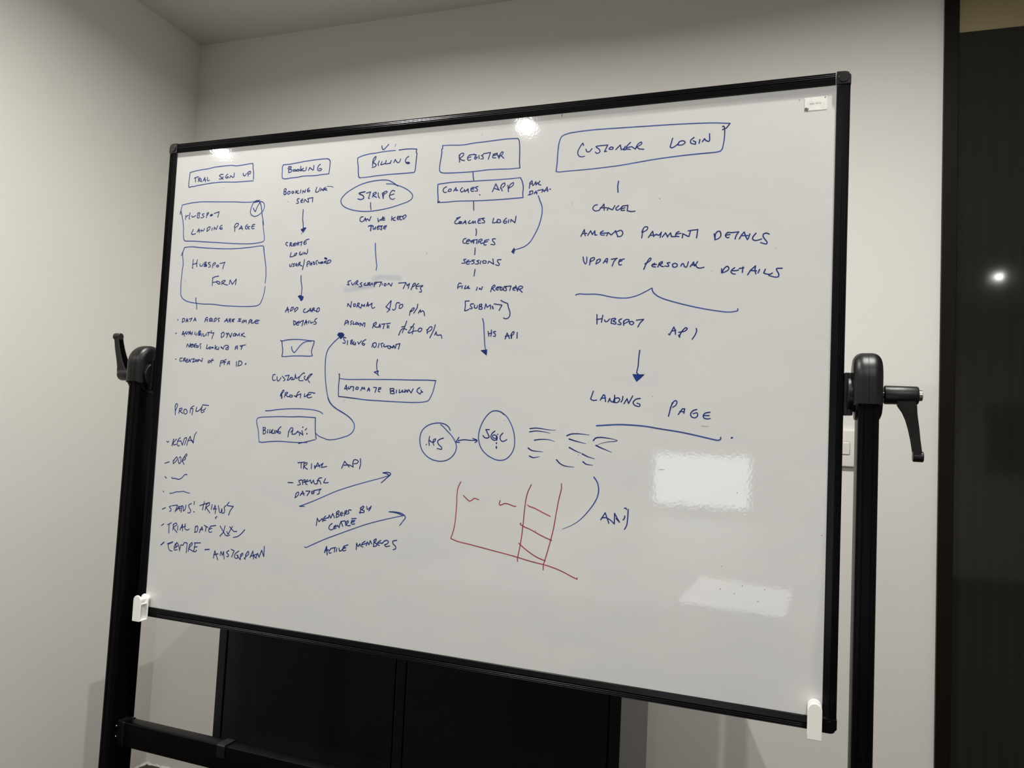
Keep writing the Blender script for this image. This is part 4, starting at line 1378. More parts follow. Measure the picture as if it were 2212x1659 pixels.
WRITE('boxed_heading','large blue boxed heading reading CUSTOMER LOGIN',0,"""s1 1812 3394 1824 3534 1829 3722 1844 3856 1881 3947 1975 3985 2083 3998 2379 4008 2774 4000 3224 3987 3662 3974 4028 3955 4220 3941 4434 3913
l1 4434 3913 4389 3851 4331 3828
s0.9 4329 3876 4347 3880 4360 3835 4363 3748 4354 3636 4339 3550
s1 4339 3550 4316 3515 4258 3501 4103 3497 3862 3492 3617 3481 3369 3465 3117 3440 2862 3414 2602 3398 2271 3387 2001 3384 1851 3382 1812 3394
s1 2241 3774 2229 3809 2182 3746 2152 3669 2174 3614 2222 3594 2265 3601
s1 2284 3711 2299 3670 2339 3666 2378 3710
s1 2496 3746 2443 3737 2498 3686 2506 3646 2461 3630 2433 3652
l1 2496 3746 2627 3748 2579 3647 2611 3650
s1 2649 3687 2675 3711 2714 3698 2702 3673 2656 3677
l1 2755 3665 2823 3731 2839 3658
s1 2839 3658 2878 3667 2902 3704
l1 2896 3692 2878 3650 2911 3652
s1 2977 3757 2922 3696 2917 3664 2982 3648
l1 2923 3677 2993 3690
l1 2999 3690 3058 3646
s1 3058 3652 3094 3720 3144 3748 3151 3722 3070 3671
l1 3083 3669 3122 3643 3186 3632
l1 3613 3765 3581 3640
s1 3581 3634 3606 3619 3661 3646 3708 3686
s1 3697 3655 3708 3699 3769 3713 3800 3685 3759 3653 3697 3653
s1 3926 3749 3879 3709 3880 3671 3948 3644
l1 3948 3644 3953 3678 3916 3700
l1 4012 3710 4002 3654
l1 4049 3675 4078 3717
s1 4078 3717 4097 3690 4145 3673 4148 3786""")
WRITE('stem_line','blue stem below the CUSTOMER LOGIN box',0,"""l1 2817 3167 2807 3093 2816 2995""")
WRITE('handwriting','blue handwriting reading CANCEL',0,"""s1 2501 2819 2461 2814 2430 2764 2472 2725 2537 2732
l1 2537 2738 2605 2826 2612 2727
l1 2549 2770 2647 2765
l1 2662 2725 2667 2764 2740 2727 2776 2790
s1 2835 2786 2791 2744 2811 2716 2862 2740
l1 2862 2740 2893 2777 2976 2785
l1 2888 2738 2933 2748
s1 2887 2764 2876 2713 2928 2710
l1 2976 2785 2969 2708
s1 2969 2701 3031 2685 3088 2688""")
WRITE('handwritten_word','blue word AMEND',0,"""l1 2260 2339 2311 2442 2329 2343
l1 2287 2378 2354 2381
l1 2368 2348 2412 2418 2441 2358
l1 2441 2358 2478 2415 2481 2349 2513 2348
s1 2609 2409 2565 2378 2579 2345 2632 2343
l1 2572 2371 2682 2373
l1 2665 2328 2689 2379 2736 2338 2805 2400
l1 2798 2400 2840 2314
s1 2805 2380 2888 2402 2916 2356 2885 2312 2834 2308""")
WRITE('handwritten_word','blue word PAYMENT',0,"""l1 3205 2273 3219 2400
s1 3202 2363 3243 2437 3287 2435 3282 2397 3227 2361
l1 3305 2275 3365 2368 3386 2284
l1 3329 2306 3417 2308
l1 3416 2321 3460 2300 3490 2337
l1 3496 2349 3480 2268
l1 3511 2273 3558 2334 3591 2269
l1 3591 2282 3632 2331 3646 2273 3708 2271
s1 3754 2344 3718 2327 3707 2283 3756 2269
l1 3712 2308 3785 2317
l1 3806 2248 3810 2310 3896 2263
l1 3902 2268 3923 2355
l1 3887 2350 4025 2363 4011 2239""")
WRITE('handwritten_word','blue word DETAILS after PAYMENT',0,"""l1 4259 2288 4277 2201
l1 4277 2284 4273 2198
s1 4277 2284 4305 2320 4338 2322 4353 2290 4352 2247 4320 2215 4273 2200
l1 4603 2303 4517 2295 4447 2301
s1 4458 2301 4430 2284 4419 2256 4437 2228 4461 2221 4469 2230
l1 4430 2262 4483 2269
l1 4603 2303 4567 2250 4554 2199
l1 4612 2199 4645 2259 4678 2297
l1 4678 2297 4697 2238 4725 2182
l1 4640 2244 4731 2243
l1 4757 2266 4736 2197
s1 4839 2271 4801 2222 4793 2192 4825 2166 4870 2170 4918 2185
s1 5018 2251 4981 2267 4942 2255 4937 2222 4972 2166 4993 2135 4985 2111 4905 2133""")
WRITE('handwritten_word','blue word DETAILS after PERSONAL',0,"""l1 4381 1771 4383 1713
s1 4385 1719 4421 1779 4456 1805 4479 1786 4475 1753 4435 1727 4383 1710
s1 4561 1781 4527 1754 4510 1725 4534 1696 4572 1689
s1 4533 1739 4573 1738 4614 1746
l1 4624 1768 4687 1777
l1 4675 1790 4669 1711
l1 4742 1673 4780 1738 4846 1800
l1 4846 1800 4839 1743 4852 1685
l1 4774 1736 4860 1727
l1 4902 1747 4883 1697
l1 4980 1748 4959 1695
s1 4959 1695 4985 1682 5047 1674 5075 1690
s1 5204 1755 5129 1750 5135 1723 5161 1674 5159 1639 5132 1630 5076 1641 5028 1657""")
WRITE('handwritten_word','blue word UPDATE',0,"""s1 2310 2013 2323 1945 2352 1902 2369 1933 2368 2011
l1 2431 1973 2416 1885
s1 2420 1921 2431 1983 2485 1997 2491 1971 2429 1936
l1 2534 1959 2515 1903
s1 2529 1954 2570 1973 2586 1952 2561 1922 2515 1897
l1 2630 1909 2674 1975 2697 1974 2687 1908
l1 2650 1929 2696 1938
l1 2752 1962 2845 1975
l1 2830 1970 2795 1930 2770 1859
s1 2953 1961 2877 1948
s1 2892 1958 2868 1907 2880 1871 2915 1875
l1 2868 1918 2918 1936""")
WRITE('handwritten_word','blue word PERSONAL',0,"""s1 3253 1794 3290 1884 3342 1963 3357 1953 3339 1918 3265 1877
s1 3415 1880 3376 1861 3377 1836 3427 1824
l1 3381 1856 3440 1864
l1 3461 1823 3484 1883
s1 3479 1878 3523 1902 3524 1877 3480 1858
l1 3485 1858 3516 1832 3545 1826
s1 3637 1884 3598 1880 3618 1849 3619 1829 3565 1836
s1 3683 1822 3677 1857 3715 1871 3747 1850 3737 1820 3698 1812 3683 1822
s1 3799 1829 3813 1858 3832 1863 3853 1817 3878 1808 3907 1890
l1 3935 1815 3981 1883 3992 1828
l1 3949 1839 3997 1838
l1 3997 1823 4038 1886
s1 4011 1847 4027 1807 4065 1789 4132 1801""")
WRITE('brace_line','wide blue brace under UPDATE PERSONAL DETAILS',0,"""s1 2218 1424 2265 1438 2371 1432 2519 1431 2624 1417 2770 1384 2915 1366 3037 1368 3157 1396 3276 1449 3388 1510
s1 3387 1505 3400 1456 3462 1395 3552 1349 3804 1271 4094 1201 4307 1162 4490 1139 4573 1146 4621 1160 4620 1186""")
WRITE('handwritten_word','blue word under the left half of the brace',0,"""l1 2565 1117 2571 973
l1 2657 1106 2639 998
l1 2561 1040 2649 1055
s1 2686 1034 2698 1008 2734 1013 2763 1049
l1 2794 1049 2788 982
s1 2789 1044 2845 1059 2856 1043 2816 1018
s1 2816 1018 2863 992 2859 972 2791 982
s1 2948 1048 2912 1033 2908 1008 2940 982 2936 962 2890 967
l1 2979 1017 2982 951
s1 2975 997 3004 1033 3055 1037 3061 1017 2991 977
s1 3072 982 3071 1002 3117 1007 3133 982 3103 958 3067 977
l1 3171 1027 3281 1041 3228 986 3197 926""")
WRITE('handwritten_word','blue word API under the brace',0,"""l1 3654 821 3669 808 3728 925 3749 876 3756 817
l1 3706 866 3759 876
l1.3 3805 802 3816 777
s1 3811 782 3837 846 3902 915 3922 901 3894 866 3799 846
s1 4051 901 4057 866 4031 798 3996 744""")
WRITE('arrow','blue downward arrow above LANDING PAGE',0,"""s1 3238 574 3228 455 3223 343 3204 241
l1 3204 241 3228 219
f1 3150 212 3315 212 3261 158 3210 112 3177 162""")
WRITE('handwritten_word','blue word LANDING at right',0,"""l1 2557 -53 2520 -172
s1 2520 -174 2554 -193 2614 -188
l1 2670 -186 2713 -105 2736 -110 2752 -206
l1 2680 -157 2750 -149
l1 2792 -210 2813 -153
s1 2813 -153 2826 -192 2861 -208 2887 -145
l1 2887 -145 2886 -105
s1 2886 -105 2890 -213
s1 2884 -213 2894 -156 2945 -143 2966 -165 2936 -211 2873 -213
l1 3012 -119 3008 -169 2987 -204
l1 3033 -225 3076 -150 3101 -223 3159 -108
s1 3272 -141 3206 -157 3168 -209 3198 -247 3266 -259 3270 -228 3225 -213""")
WRITE('handwritten_word','blue word PAGE at right',0,"""l1 3695 -390 3719 -279 3743 -190
s1 3718 -268 3759 -178 3791 -155 3811 -176 3793 -226 3751 -255
l1 3835 -357 3892 -272 3924 -271 3913 -337
l1 3855 -312 3920 -315
s1 4095 -276 4042 -294 4010 -344 4024 -382 4078 -396 4111 -362 4102 -324 4044 -337
s1 4281 -307 4213 -325 4188 -359 4199 -391 4247 -405 4287 -396
l1 4198 -359 4272 -356""")
WRITE('underline','blue line under LANDING PAGE at right',0,"""s1.2 2628 -574 2766 -560 2949 -543 3130 -541 3355 -550 3576 -577 3903 -616 4171 -663 4330 -693 4408 -703 4439 -687 4441 -660
l1.2 4588 -662 4600 -655""")
WRITE('circled_note','blue circle around HS',0,"""s1 214 -755 183 -704 118 -662 27 -645 -45 -649 -135 -669 -224 -714 -293 -787 -324 -887 -318 -986 -285 -1083 -215 -1169 -121 -1229 -10 -1259 89 -1261 186 -1235 271 -1173 325 -1090 338 -1016 321 -952 253 -851 159 -766 84 -700 37 -669
l1 -151 -871 -160 -945 -147 -1018
s1 -156 -928 -128 -951 -86 -965 -47 -939 -40 -906 -75 -920 -81 -973 -65 -1012
s0.8 -198 -1000 -206 -1014
s1 99 -887 42 -906 -1 -945 20 -993 76 -1038 78 -1067 -4 -1059""")
WRITE('double_arrow','short blue double headed arrow joining the two circles',0,"""l1 374 -859 321 -940 387 -941
s1 364 -914 460 -895 574 -898 687 -893
l1 616 -867 686 -885
s1 686 -885 692 -905 658 -927""")
WRITE('circled_note','blue oval around SQL',0,"""s1 1132 -463 1066 -422 980 -409 913 -428 831 -503 759 -626 719 -756 716 -868 757 -994 835 -1085 950 -1154 1071 -1186 1180 -1168 1269 -1092 1322 -979 1328 -853 1301 -713 1244 -589 1172 -489 1084 -429
l1 893 -712 833 -714 899 -827
s1 899 -827 866 -848 814 -839 791 -812
s1 987 -731 939 -777 926 -825 952 -864 996 -876 1033 -852 1027 -813 983 -791 954 -808 964 -840 1003 -845
l1.2 1018 -805 1025 -872
s1 1042 -776 1034 -781
s1 1126 -756 1086 -802 1084 -849 1115 -886 1149 -882 1197 -855
s1.3 1025 -916 1025 -922
l1.3 1025 -975 1029 -999""")
WRITE('dash_marks','rows of loose blue dashes right of SQL',0,"""s0.9 1571 -665 1668 -652 1775 -659 1881 -670 1988 -671
s0.9 1567 -716 1670 -697 1789 -703 1905 -722
s0.9 1651 -841 1782 -820 1888 -823 1982 -843
s1 1556 -967 1613 -1000 1797 -1014
s1 1582 -1090 1642 -1111 1748 -1090
s1 2024 -1122 2078 -1174 2160 -1207 2304 -1218
s1 2172 -746 2231 -720 2322 -709 2436 -712 2524 -719
s1 2209 -794 2304 -819 2475 -852
s1 2217 -923 2322 -972 2420 -1003
s1 2426 -1010 2517 -1048 2622 -1073
s1 2440 -1126 2488 -1159 2596 -1171
s1 2589 -799 2618 -762 2695 -746 2807 -753 2906 -766 2953 -780
s0.6 2953 -780 2919 -795 2809 -809 2721 -833 2631 -870
s1 2631 -870 2702 -900 2876 -960""")
WRITE('curved_line','blue curve between the dashes and the red grid',0,"""s1 2620 -1347 2673 -1419 2699 -1520 2687 -1629 2636 -1741 2530 -1891 2423 -2008 2302 -2095 2157 -2166""")
WRITE('handwriting','blue scribbled API right of the red grid',0,"""l1 2749 -1972 2813 -1862 2874 -2012
s1 2766 -1941 2832 -1935 2899 -1967 2956 -2015
l1 2956 -2015 2955 -1860
s1 2955 -1860 2996 -1926 3033 -1982
l1 3033 -1982 2980 -1933
s1 3108 -1885 3106 -1917 3086 -1945
s1 3099 -1774 3120 -1769 3130 -1787
s1 3155 -1785 3153 -1913 3141 -2020 3111 -2084""")
WRITE('grid_sketch','red hand drawn column grid',1,"""s1 445 -1569 403 -1663 390 -1781 392 -1930 387 -2112 373 -2273 345 -2403 319 -2474
l1 319 -2474 326 -2484
s1 325 -2481 433 -2513 678 -2545 1023 -2595 1361 -2643 1693 -2701 1975 -2741 2179 -2795 2339 -2857 2423 -2887
l1 2423 -2887 2422 -2865
s1 504 -1783 552 -1822 613 -1862 652 -1844 691 -1813 767 -1827
s1 1132 -1814 1121 -1862 1134 -1884 1216 -1852 1289 -1861 1368 -1883 1397 -1879
s1 1635 -1530 1583 -1650 1554 -1796 1542 -1941 1533 -2086 1520 -2273 1501 -2449 1475 -2606 1463 -2679 1467 -2721
s1 2118 -1480 2121 -1549 2088 -1714 2051 -1960 2023 -2165 1979 -2372 1925 -2590 1887 -2736 1887 -2805
l0.7 1587 -1843 1612 -1862
s1 1612 -1862 1709 -1887 1852 -1946 1962 -1988
s1 1491 -2131 1483 -2147 1526 -2174 1659 -2219 1836 -2294 2000 -2350
s1 1473 -2444 1598 -2532 1776 -2626 1913 -2667""")
WRITE('handwritten_word','blue word TRIAL above SPECIFIC DATES',0,"""l1 -2669 -1453 -2528 -1434
l1 -2600 -1447 -2596 -1540
l1 -2546 -1550 -2542 -1463
s1 -2547 -1463 -2481 -1442 -2479 -1463 -2538 -1506
l1 -2538 -1510 -2494 -1542 -2463 -1553
l1 -2385 -1453 -2386 -1540
l1 -2324 -1480 -2315 -1535
l1 -2315 -1531 -2261 -1430 -2215 -1503
s1 -2303 -1491 -2222 -1478
l1 -2222 -1478 -2154 -1430
s1 -2154 -1430 -2176 -1475 -2180 -1501 -2075 -1479""")
WRITE('handwritten_word','blue word API beside TRIAL',0,"""l1 -1778 -1492 -1727 -1370 -1631 -1462
s1 -1732 -1438 -1634 -1428 -1553 -1457
l1 -1553 -1457 -1566 -1403
s1 -1566 -1403 -1551 -1342 -1503 -1331 -1457 -1358 -1489 -1394 -1547 -1401
l1 -1421 -1309 -1410 -1393 -1429 -1479""")
WRITE('handwriting','blue handwriting reading SPECIFIC DATES',0,"""l1 -2848 -1808 -2745 -1806
s1 -2568 -1743 -2628 -1765 -2606 -1793 -2588 -1823 -2649 -1840
l1 -2541 -1824 -2551 -1763
s1 -2556 -1759 -2501 -1738 -2494 -1755 -2548 -1794
s1 -2450 -1730 -2478 -1771 -2485 -1807 -2449 -1814
l1 -2508 -1782 -2417 -1754
s1 -2417 -1754 -2388 -1735 -2380 -1769 -2363 -1789
l1 -2363 -1789 -2326 -1731
s1 -2326 -1731 -2307 -1785 -2281 -1796 -2246 -1781
l1 -2251 -1790 -2226 -1702
s1 -2244 -1742 -2217 -1693 -2162 -1681
l1 -2255 -1730 -2199 -1735 -2171 -1789
l1 -2085 -1688 -2121 -1755
s1 -2121 -1759 -2090 -1763 -2028 -1753
s1 -2680 -2060 -2664 -1985 -2619 -1960 -2612 -1989 -2645 -2035 -2685 -2063
l1 -2579 -2017 -2533 -1936 -2502 -2007
l1 -2570 -1991 -2499 -1972
l1 -2466 -1931 -2384 -1925 -2440 -2007
s1 -2344 -1917 -2351 -1961 -2320 -1967 -2296 -1940
l1 -2352 -1944 -2302 -1927
l1 -2314 -1911 -2163 -1874
s1 -2163 -1874 -2197 -1907 -2194 -1949 -2233 -1970""")
WRITE('arrow','upper of two long blue arrows slanting up to the right',0,"""s0.9 -2581 -2202 -2481 -2194
s0.9 -2576 -2199 -2370 -2118 -2123 -2008 -1851 -1885 -1542 -1774 -1255 -1682 -1020 -1611 -871 -1560
s1 -978 -1518 -903 -1505 -841 -1512 -830 -1532 -897 -1595 -996 -1685
s1 -978 -1518 -921 -1525 -853 -1550""")
WRITE('handwriting','blue handwriting reading MEMBERS BY CENTRE',0,"""l1 -2214 -2499 -2205 -2374
l1 -2205 -2374 -2165 -2430 -2105 -2370 -2089 -2423
s1 -2037 -2324 -2076 -2362 -2073 -2402 -2032 -2393
l1 -2075 -2377 -1983 -2344
l1 -1982 -2354 -1969 -2299 -1936 -2350 -1901 -2268 -1861 -2339
l1 -1827 -2331 -1827 -2237
s1 -1832 -2247 -1788 -2214 -1775 -2233 -1819 -2271
s1 -1819 -2271 -1772 -2282 -1776 -2302 -1827 -2331
s1 -1718 -2228 -1751 -2255 -1736 -2294 -1708 -2281
l1 -1744 -2270 -1694 -2246
l1 -1673 -2288 -1661 -2208
s1 -1661 -2213 -1628 -2196 -1626 -2220 -1659 -2243
l1 -1659 -2248 -1635 -2260
s1 -1543 -2184 -1583 -2182 -1599 -2203 -1585 -2237 -1618 -2254
l1 -1369 -2223 -1359 -2125
s1 -1369 -2135 -1310 -2096 -1303 -2120 -1351 -2158
s1 -1351 -2158 -1293 -2173 -1297 -2198 -1387 -2205
s1 -1248 -2096 -1233 -2144 -1174 -2100
l1 -1164 -2084 -1178 -2129 -1204 -2166
s1 -1901 -2436 -1950 -2481 -1958 -2531 -1916 -2547 -1860 -2522
s1 -1829 -2460 -1862 -2488 -1860 -2522 -1820 -2508
l1 -1867 -2503 -1794 -2467
l1 -1795 -2457 -1757 -2498
l1 -1763 -2493 -1730 -2387
l1 -1730 -2387 -1690 -2467
s1 -1719 -2386 -1650 -2370
l1 -1650 -2370 -1628 -2452
s1 -1637 -2398 -1593 -2365 -1586 -2389 -1630 -2422
s1 -1630 -2422 -1588 -2448 -1543 -2439
s1 -1457 -2348 -1525 -2359
l1 -1527 -2325 -1437 -2312
s1 -1503 -2352 -1534 -2394 -1499 -2416 -1460 -2402
l1 -1524 -2383 -1473 -2371""")
WRITE('arrow','lower of two long blue arrows slanting up to the right',0,"""s0.9 -2424 -2884 -2399 -2893 -2353 -2872 -2056 -2728 -1773 -2608 -1493 -2493 -1218 -2386 -944 -2299 -728 -2237 -546 -2188
s1 -821 -2151 -712 -2144 -603 -2154 -536 -2182 -512 -2218 -552 -2279 -610 -2356
s1 -821 -2151 -734 -2151 -623 -2170 -557 -2189""")
WRITE('handwriting','blue handwriting reading ACTIVE MEMBERS',0,"""l1.2 -2018 -2938 -1984 -2835 -1962 -2972
l1 -2014 -2908 -1939 -2885
s1 -1894 -2861 -1932 -2914 -1918 -2942 -1884 -2929
l1 -1889 -2856 -1804 -2832
l1 -1820 -2839 -1827 -2913
l1 -1780 -2845 -1787 -2900
l1 -1740 -2836 -1725 -2888
s1 -1725 -2888 -1685 -2870 -1644 -2797
l1 -1644 -2797 -1566 -2765
s1 -1633 -2796 -1664 -2848 -1651 -2876 -1600 -2856
l1.2 -1659 -2833 -1609 -2818
l1 -1403 -2827 -1404 -2720
l1 -1404 -2720 -1372 -2775 -1336 -2723 -1328 -2766
s1 -1244 -2675 -1297 -2719 -1305 -2763 -1276 -2775
l1 -1301 -2739 -1219 -2706
l1 -1217 -2745 -1198 -2680 -1167 -2726 -1144 -2655 -1113 -2706
l1 -1077 -2746 -1072 -2644
s1 -1078 -2644 -1035 -2616 -1033 -2640 -1064 -2677
s1 -1064 -2677 -1018 -2701 -1028 -2731 -1082 -2746
s1 -945 -2632 -993 -2665 -996 -2709 -968 -2716
l1 -1009 -2681 -921 -2672
l1 -920 -2682 -874 -2629
s1 -873 -2634 -825 -2620 -801 -2646 -832 -2683
s1 -832 -2683 -870 -2696 -846 -2723 -776 -2706
s1 -651 -2603 -721 -2624 -712 -2667 -667 -2700 -659 -2738 -707 -2760""")
WRITE('handwriting','blue handwriting reading PROFILE at lower left',0,"""l1 -5465 -725 -5480 -555
s1 -5485 -574 -5460 -517 -5429 -525 -5431 -572 -5466 -649
l1 -5384 -693 -5368 -603
s1 -5373 -617 -5321 -592 -5312 -620 -5370 -650
l1 -5364 -650 -5282 -694
s1 -5259 -679 -5264 -623 -5224 -612 -5184 -653 -5199 -691 -5240 -702 -5259 -679
l1 -5117 -673 -5108 -584
s1 -5112 -598 -5080 -564 -5035 -541
l1 -5112 -598 -5054 -592 -5067 -709
l1 -4968 -565 -4985 -631
s1 -4985 -636 -4955 -644 -4888 -604 -4841 -537
l1 -4837 -516 -4697 -524
s1 -4841 -542 -4864 -608 -4848 -659 -4786 -638
l1 -4864 -613 -4805 -615
s1 -4805 -615 -4778 -600 -4763 -572""")
WRITE('bullet_note','blue first bullet of the PROFILE list, a short scrawled name',0,"""s1 -5624 -1232 -5599 -1245 -5572 -1231
l1.2 -5460 -1181 -5488 -1305
l1 -5394 -1178 -5471 -1257
s1 -5471 -1253 -5444 -1289 -5386 -1272
s1 -5307 -1146 -5356 -1200 -5367 -1275 -5341 -1307 -5312 -1286
l1 -5366 -1219 -5284 -1205
l1 -5284 -1205 -5247 -1283 -5205 -1155
s1 -5205 -1155 -5159 -1138 -5161 -1180 -5200 -1280
l1 -5141 -1282 -5119 -1188 -5073 -1111
s1 -5073 -1111 -5050 -1175 -4992 -1232
l1 -5107 -1192 -5037 -1179
l1 -5026 -1178 -4992 -1232
s1 -4992 -1232 -4983 -1134 -4965 -1068 -4933 -1029""")
WRITE('bullet_note','blue second bullet of the PROFILE list reading DOB',0,"""l1 -5629 -1643 -5529 -1611
l1 -5436 -1579 -5430 -1640
s1 -5429 -1588 -5358 -1509 -5338 -1536 -5363 -1584 -5430 -1640
l1 -5318 -1553 -5307 -1609
s1 -5307 -1609 -5282 -1626 -5260 -1606 -5253 -1550 -5270 -1499 -5303 -1529
l1 -5226 -1590 -5207 -1528
s1 -5217 -1557 -5170 -1479 -5132 -1440 -5119 -1458 -5167 -1512
s1 -5167 -1512 -5148 -1529 -5164 -1549 -5228 -1567
l1 -5215 -1580 -5174 -1636""")
WRITE('bullet_note','blue third bullet of the PROFILE list, a wavy tick',0,"""l1 -5607 -1893 -5566 -1916
s1 -5442 -1893 -5434 -1909 -5350 -1909 -5279 -1920 -5212 -1894 -5136 -1824 -5095 -1816 -5087 -1831""")
WRITE('bullet_note','blue fourth bullet of the PROFILE list, a flat wavy dash',0,"""s0.9 -5624 -2163 -5609 -2178
s1 -5464 -2191 -5408 -2187 -5300 -2152 -5217 -2146 -5150 -2133 -5066 -2148 -4996 -2155""")
WRITE('bullet_note','blue bullet line reading STATUS: TRIALIST',0,"""l1 -5616 -2499 -5537 -2466
s1 -5408 -2424 -5448 -2443 -5402 -2483 -5406 -2516 -5441 -2524
l1 -5381 -2416 -5257 -2396 -5308 -2524
l1 -5276 -2500 -5228 -2415 -5193 -2493
l1 -5271 -2472 -5177 -2443
l1 -5220 -2425 -5140 -2397
l1 -5152 -2409 -5163 -2517
l1 -5125 -2407 -5111 -2492
s1 -5111 -2492 -5078 -2467 -5059 -2380
s1 -4939 -2343 -4997 -2375 -4979 -2427 -4942 -2467 -4958 -2511 -5012 -2516
l1 -4874 -2301 -4876 -2354
s1.2 -4869 -2484 -4861 -2490
l1 -4740 -2363 -4525 -2289
l1 -4646 -2285 -4673 -2434
l1 -4613 -2434 -4589 -2321
s1 -4595 -2332 -4538 -2295 -4522 -2326 -4597 -2385
l1 -4597 -2385 -4502 -2473
l1 -4462 -2321 -4474 -2412
l1 -4421 -2413 -4395 -2326 -4376 -2388 -4382 -2479
l1 -4429 -2393 -4356 -2392
l1 -4322 -2331 -4286 -2444
s1 -4286 -2444 -4259 -2453 -4239 -2377
l1 -4239 -2377 -4226 -2450
s1 -4152 -2317 -4188 -2352 -4171 -2403 -4186 -2452 -4232 -2456
l1 -4085 -2249 -4133 -2305 -4099 -2315 -3988 -2317 -4053 -2404 -4079 -2482
s1 -4332 -2527 -4369 -2552 -4355 -2566""")
WRITE('bullet_note','blue bullet line reading TRIAL DATE',0,"""l1 -5602 -2802 -5552 -2767
l1 -5460 -2775 -5373 -2730
l1 -5426 -2762 -5418 -2923
l1 -5326 -2861 -5322 -2752
s1 -5335 -2764 -5262 -2726 -5239 -2750 -5324 -2812
l1 -5324 -2812 -5226 -2900
l1 -5216 -2775 -5216 -2856
l1 -5162 -2846 -5110 -2734 -5099 -2856
l1 -5151 -2807 -5038 -2765
s1 -5049 -2723 -5048 -2809 -5005 -2831 -4945 -2810
l1 -4808 -2744 -4813 -2851
s1 -4807 -2765 -4769 -2735 -4751 -2782 -4773 -2842 -4823 -2857
l1 -4711 -2852 -4660 -2741 -4641 -2803
l1 -4702 -2798 -4636 -2782
l1 -4609 -2710 -4526 -2740
l1 -4567 -2738 -4573 -2813
l1 -4468 -2714 -4347 -2690
s1 -4455 -2712 -4503 -2780 -4479 -2826 -4427 -2810
l1 -4497 -2774 -4432 -2747
l1 -4252 -2689 -4165 -2791
s1 -4165 -2791 -4114 -2844 -4068 -2850 -4024 -2830
l1 -4141 -2679 -4165 -2791 -4243 -2872
l1 -4036 -2685 -3973 -2737
s1 -3973 -2737 -3933 -2759 -3875 -2752
l1 -3978 -2675 -4064 -2824
l1 -4064 -2824 -4094 -2774
s1 -3705 -2707 -3763 -2775 -3848 -2840 -3943 -2867""")
WRITE('bullet_note','blue bullet line reading CENTRE - AMSTERDAM at bottom left',0,"""l1.2 -5585 -3161 -5514 -3102
l1 -5435 -3125 -5307 -3075
s1 -5320 -3087 -5406 -3133 -5400 -3197 -5361 -3242 -5312 -3247
s1 -5242 -3101 -5270 -3173 -5259 -3221 -5191 -3208
s1.2 -5249 -3182 -5190 -3139
l1 -5216 -3082 -5238 -3149
s1 -5217 -3077 -5171 -3121 -5134 -3229
l1 -5136 -3203 -5117 -3115 -5062 -3115
s1 -5062 -3115 -5039 -3065 -4970 -3069
l1 -4970 -3069 -4982 -3241
l1 -4937 -3215 -4914 -3085
s1 -4919 -3107 -4863 -3048 -4854 -3079 -4935 -3161
l1 -4921 -3165 -4822 -3203
l1 -4809 -3048 -4668 -3034
l1 -4788 -3051 -4800 -3148
s1 -4800 -3148 -4809 -3202 -4768 -3203 -4744 -3174
l1 -4809 -3128 -4736 -3110
l1.2 -4556 -3145 -4460 -3130
l1 -4354 -3277 -4332 -3143 -4253 -3298
l1 -4352 -3219 -4256 -3188
l1 -4208 -3214 -4194 -3140 -4156 -3209 -4136 -3134 -4112 -3267
s1 -4021 -3107 -4069 -3148 -4021 -3185 -4031 -3217 -4064 -3215
l1 -3971 -3081 -3905 -3100 -3950 -3214
s1 -3802 -3095 -3875 -3149 -3890 -3203 -3855 -3230 -3818 -3216 -3815 -3164
l1 -3847 -3167 -3758 -3241
l1 -3758 -3241 -3759 -3148
s1 -3758 -3158 -3716 -3123 -3708 -3142 -3749 -3188
l1 -3678 -3201 -3657 -3225 -3645 -3136
s1 -3650 -3147 -3598 -3080 -3582 -3119 -3641 -3177
l1 -3552 -3183 -3498 -3064 -3474 -3201
l1 -3535 -3156 -3418 -3113
l1 -3479 -3140 -3413 -3184
l1 -3426 -3175 -3395 -3090 -3358 -3158 -3311 -3030
l1 -3311 -3030 -3259 -3137 -3261 -2959""")

# pale smear under SUBSCRIPTION TYPES
def smear(pts, hw):
    bm = bmesh.new(); fl = bm.verts.layers.float.new('fade')
    P = catmull([Vector(p) for p in pts]); rows = []
    for i, p in enumerate(P):
        d = (P[min(i + 1, len(P) - 1)] - P[max(i - 1, 0)]).normalized(); nr = Vector((-d.y, d.x))
        e = math.sin(math.pi * min(1, max(0, i / (len(P) - 1)))) ** 0.5
        row = []
        for k in range(5):
            q = p + nr * hw * (k / 2 - 1); v = bm.verts.new((q.x, -0.000012, q.y)); v[fl] = e * (0, .8, 1, .8, 0)[k]; row.append(v)
        rows.append(row)
    for a, b_ in zip(rows, rows[1:]):
        for k in range(4): bm.faces.new((a[k], a[k + 1], b_[k + 1], b_[k]))
    return bm
o = obj('smear', smear([(-0.197, 0.1570), (-0.172, 0.1608), (-0.147, 0.1640), (-0.128, 0.1665)], 0.0075), M['smear'], WB, xf=TB)
o['label'] = 'pale blue smear under the word SUBSCRIPTION'
o = obj('smear', smear([(-0.142, 0.1760), (-0.120, 0.1775), (-0.098, 0.1770), (-0.080, 0.1752)], 0.0065), M['smear'], WB, xf=TB)
o['label'] = 'pale blue smear above the word SUBSCRIPTION'

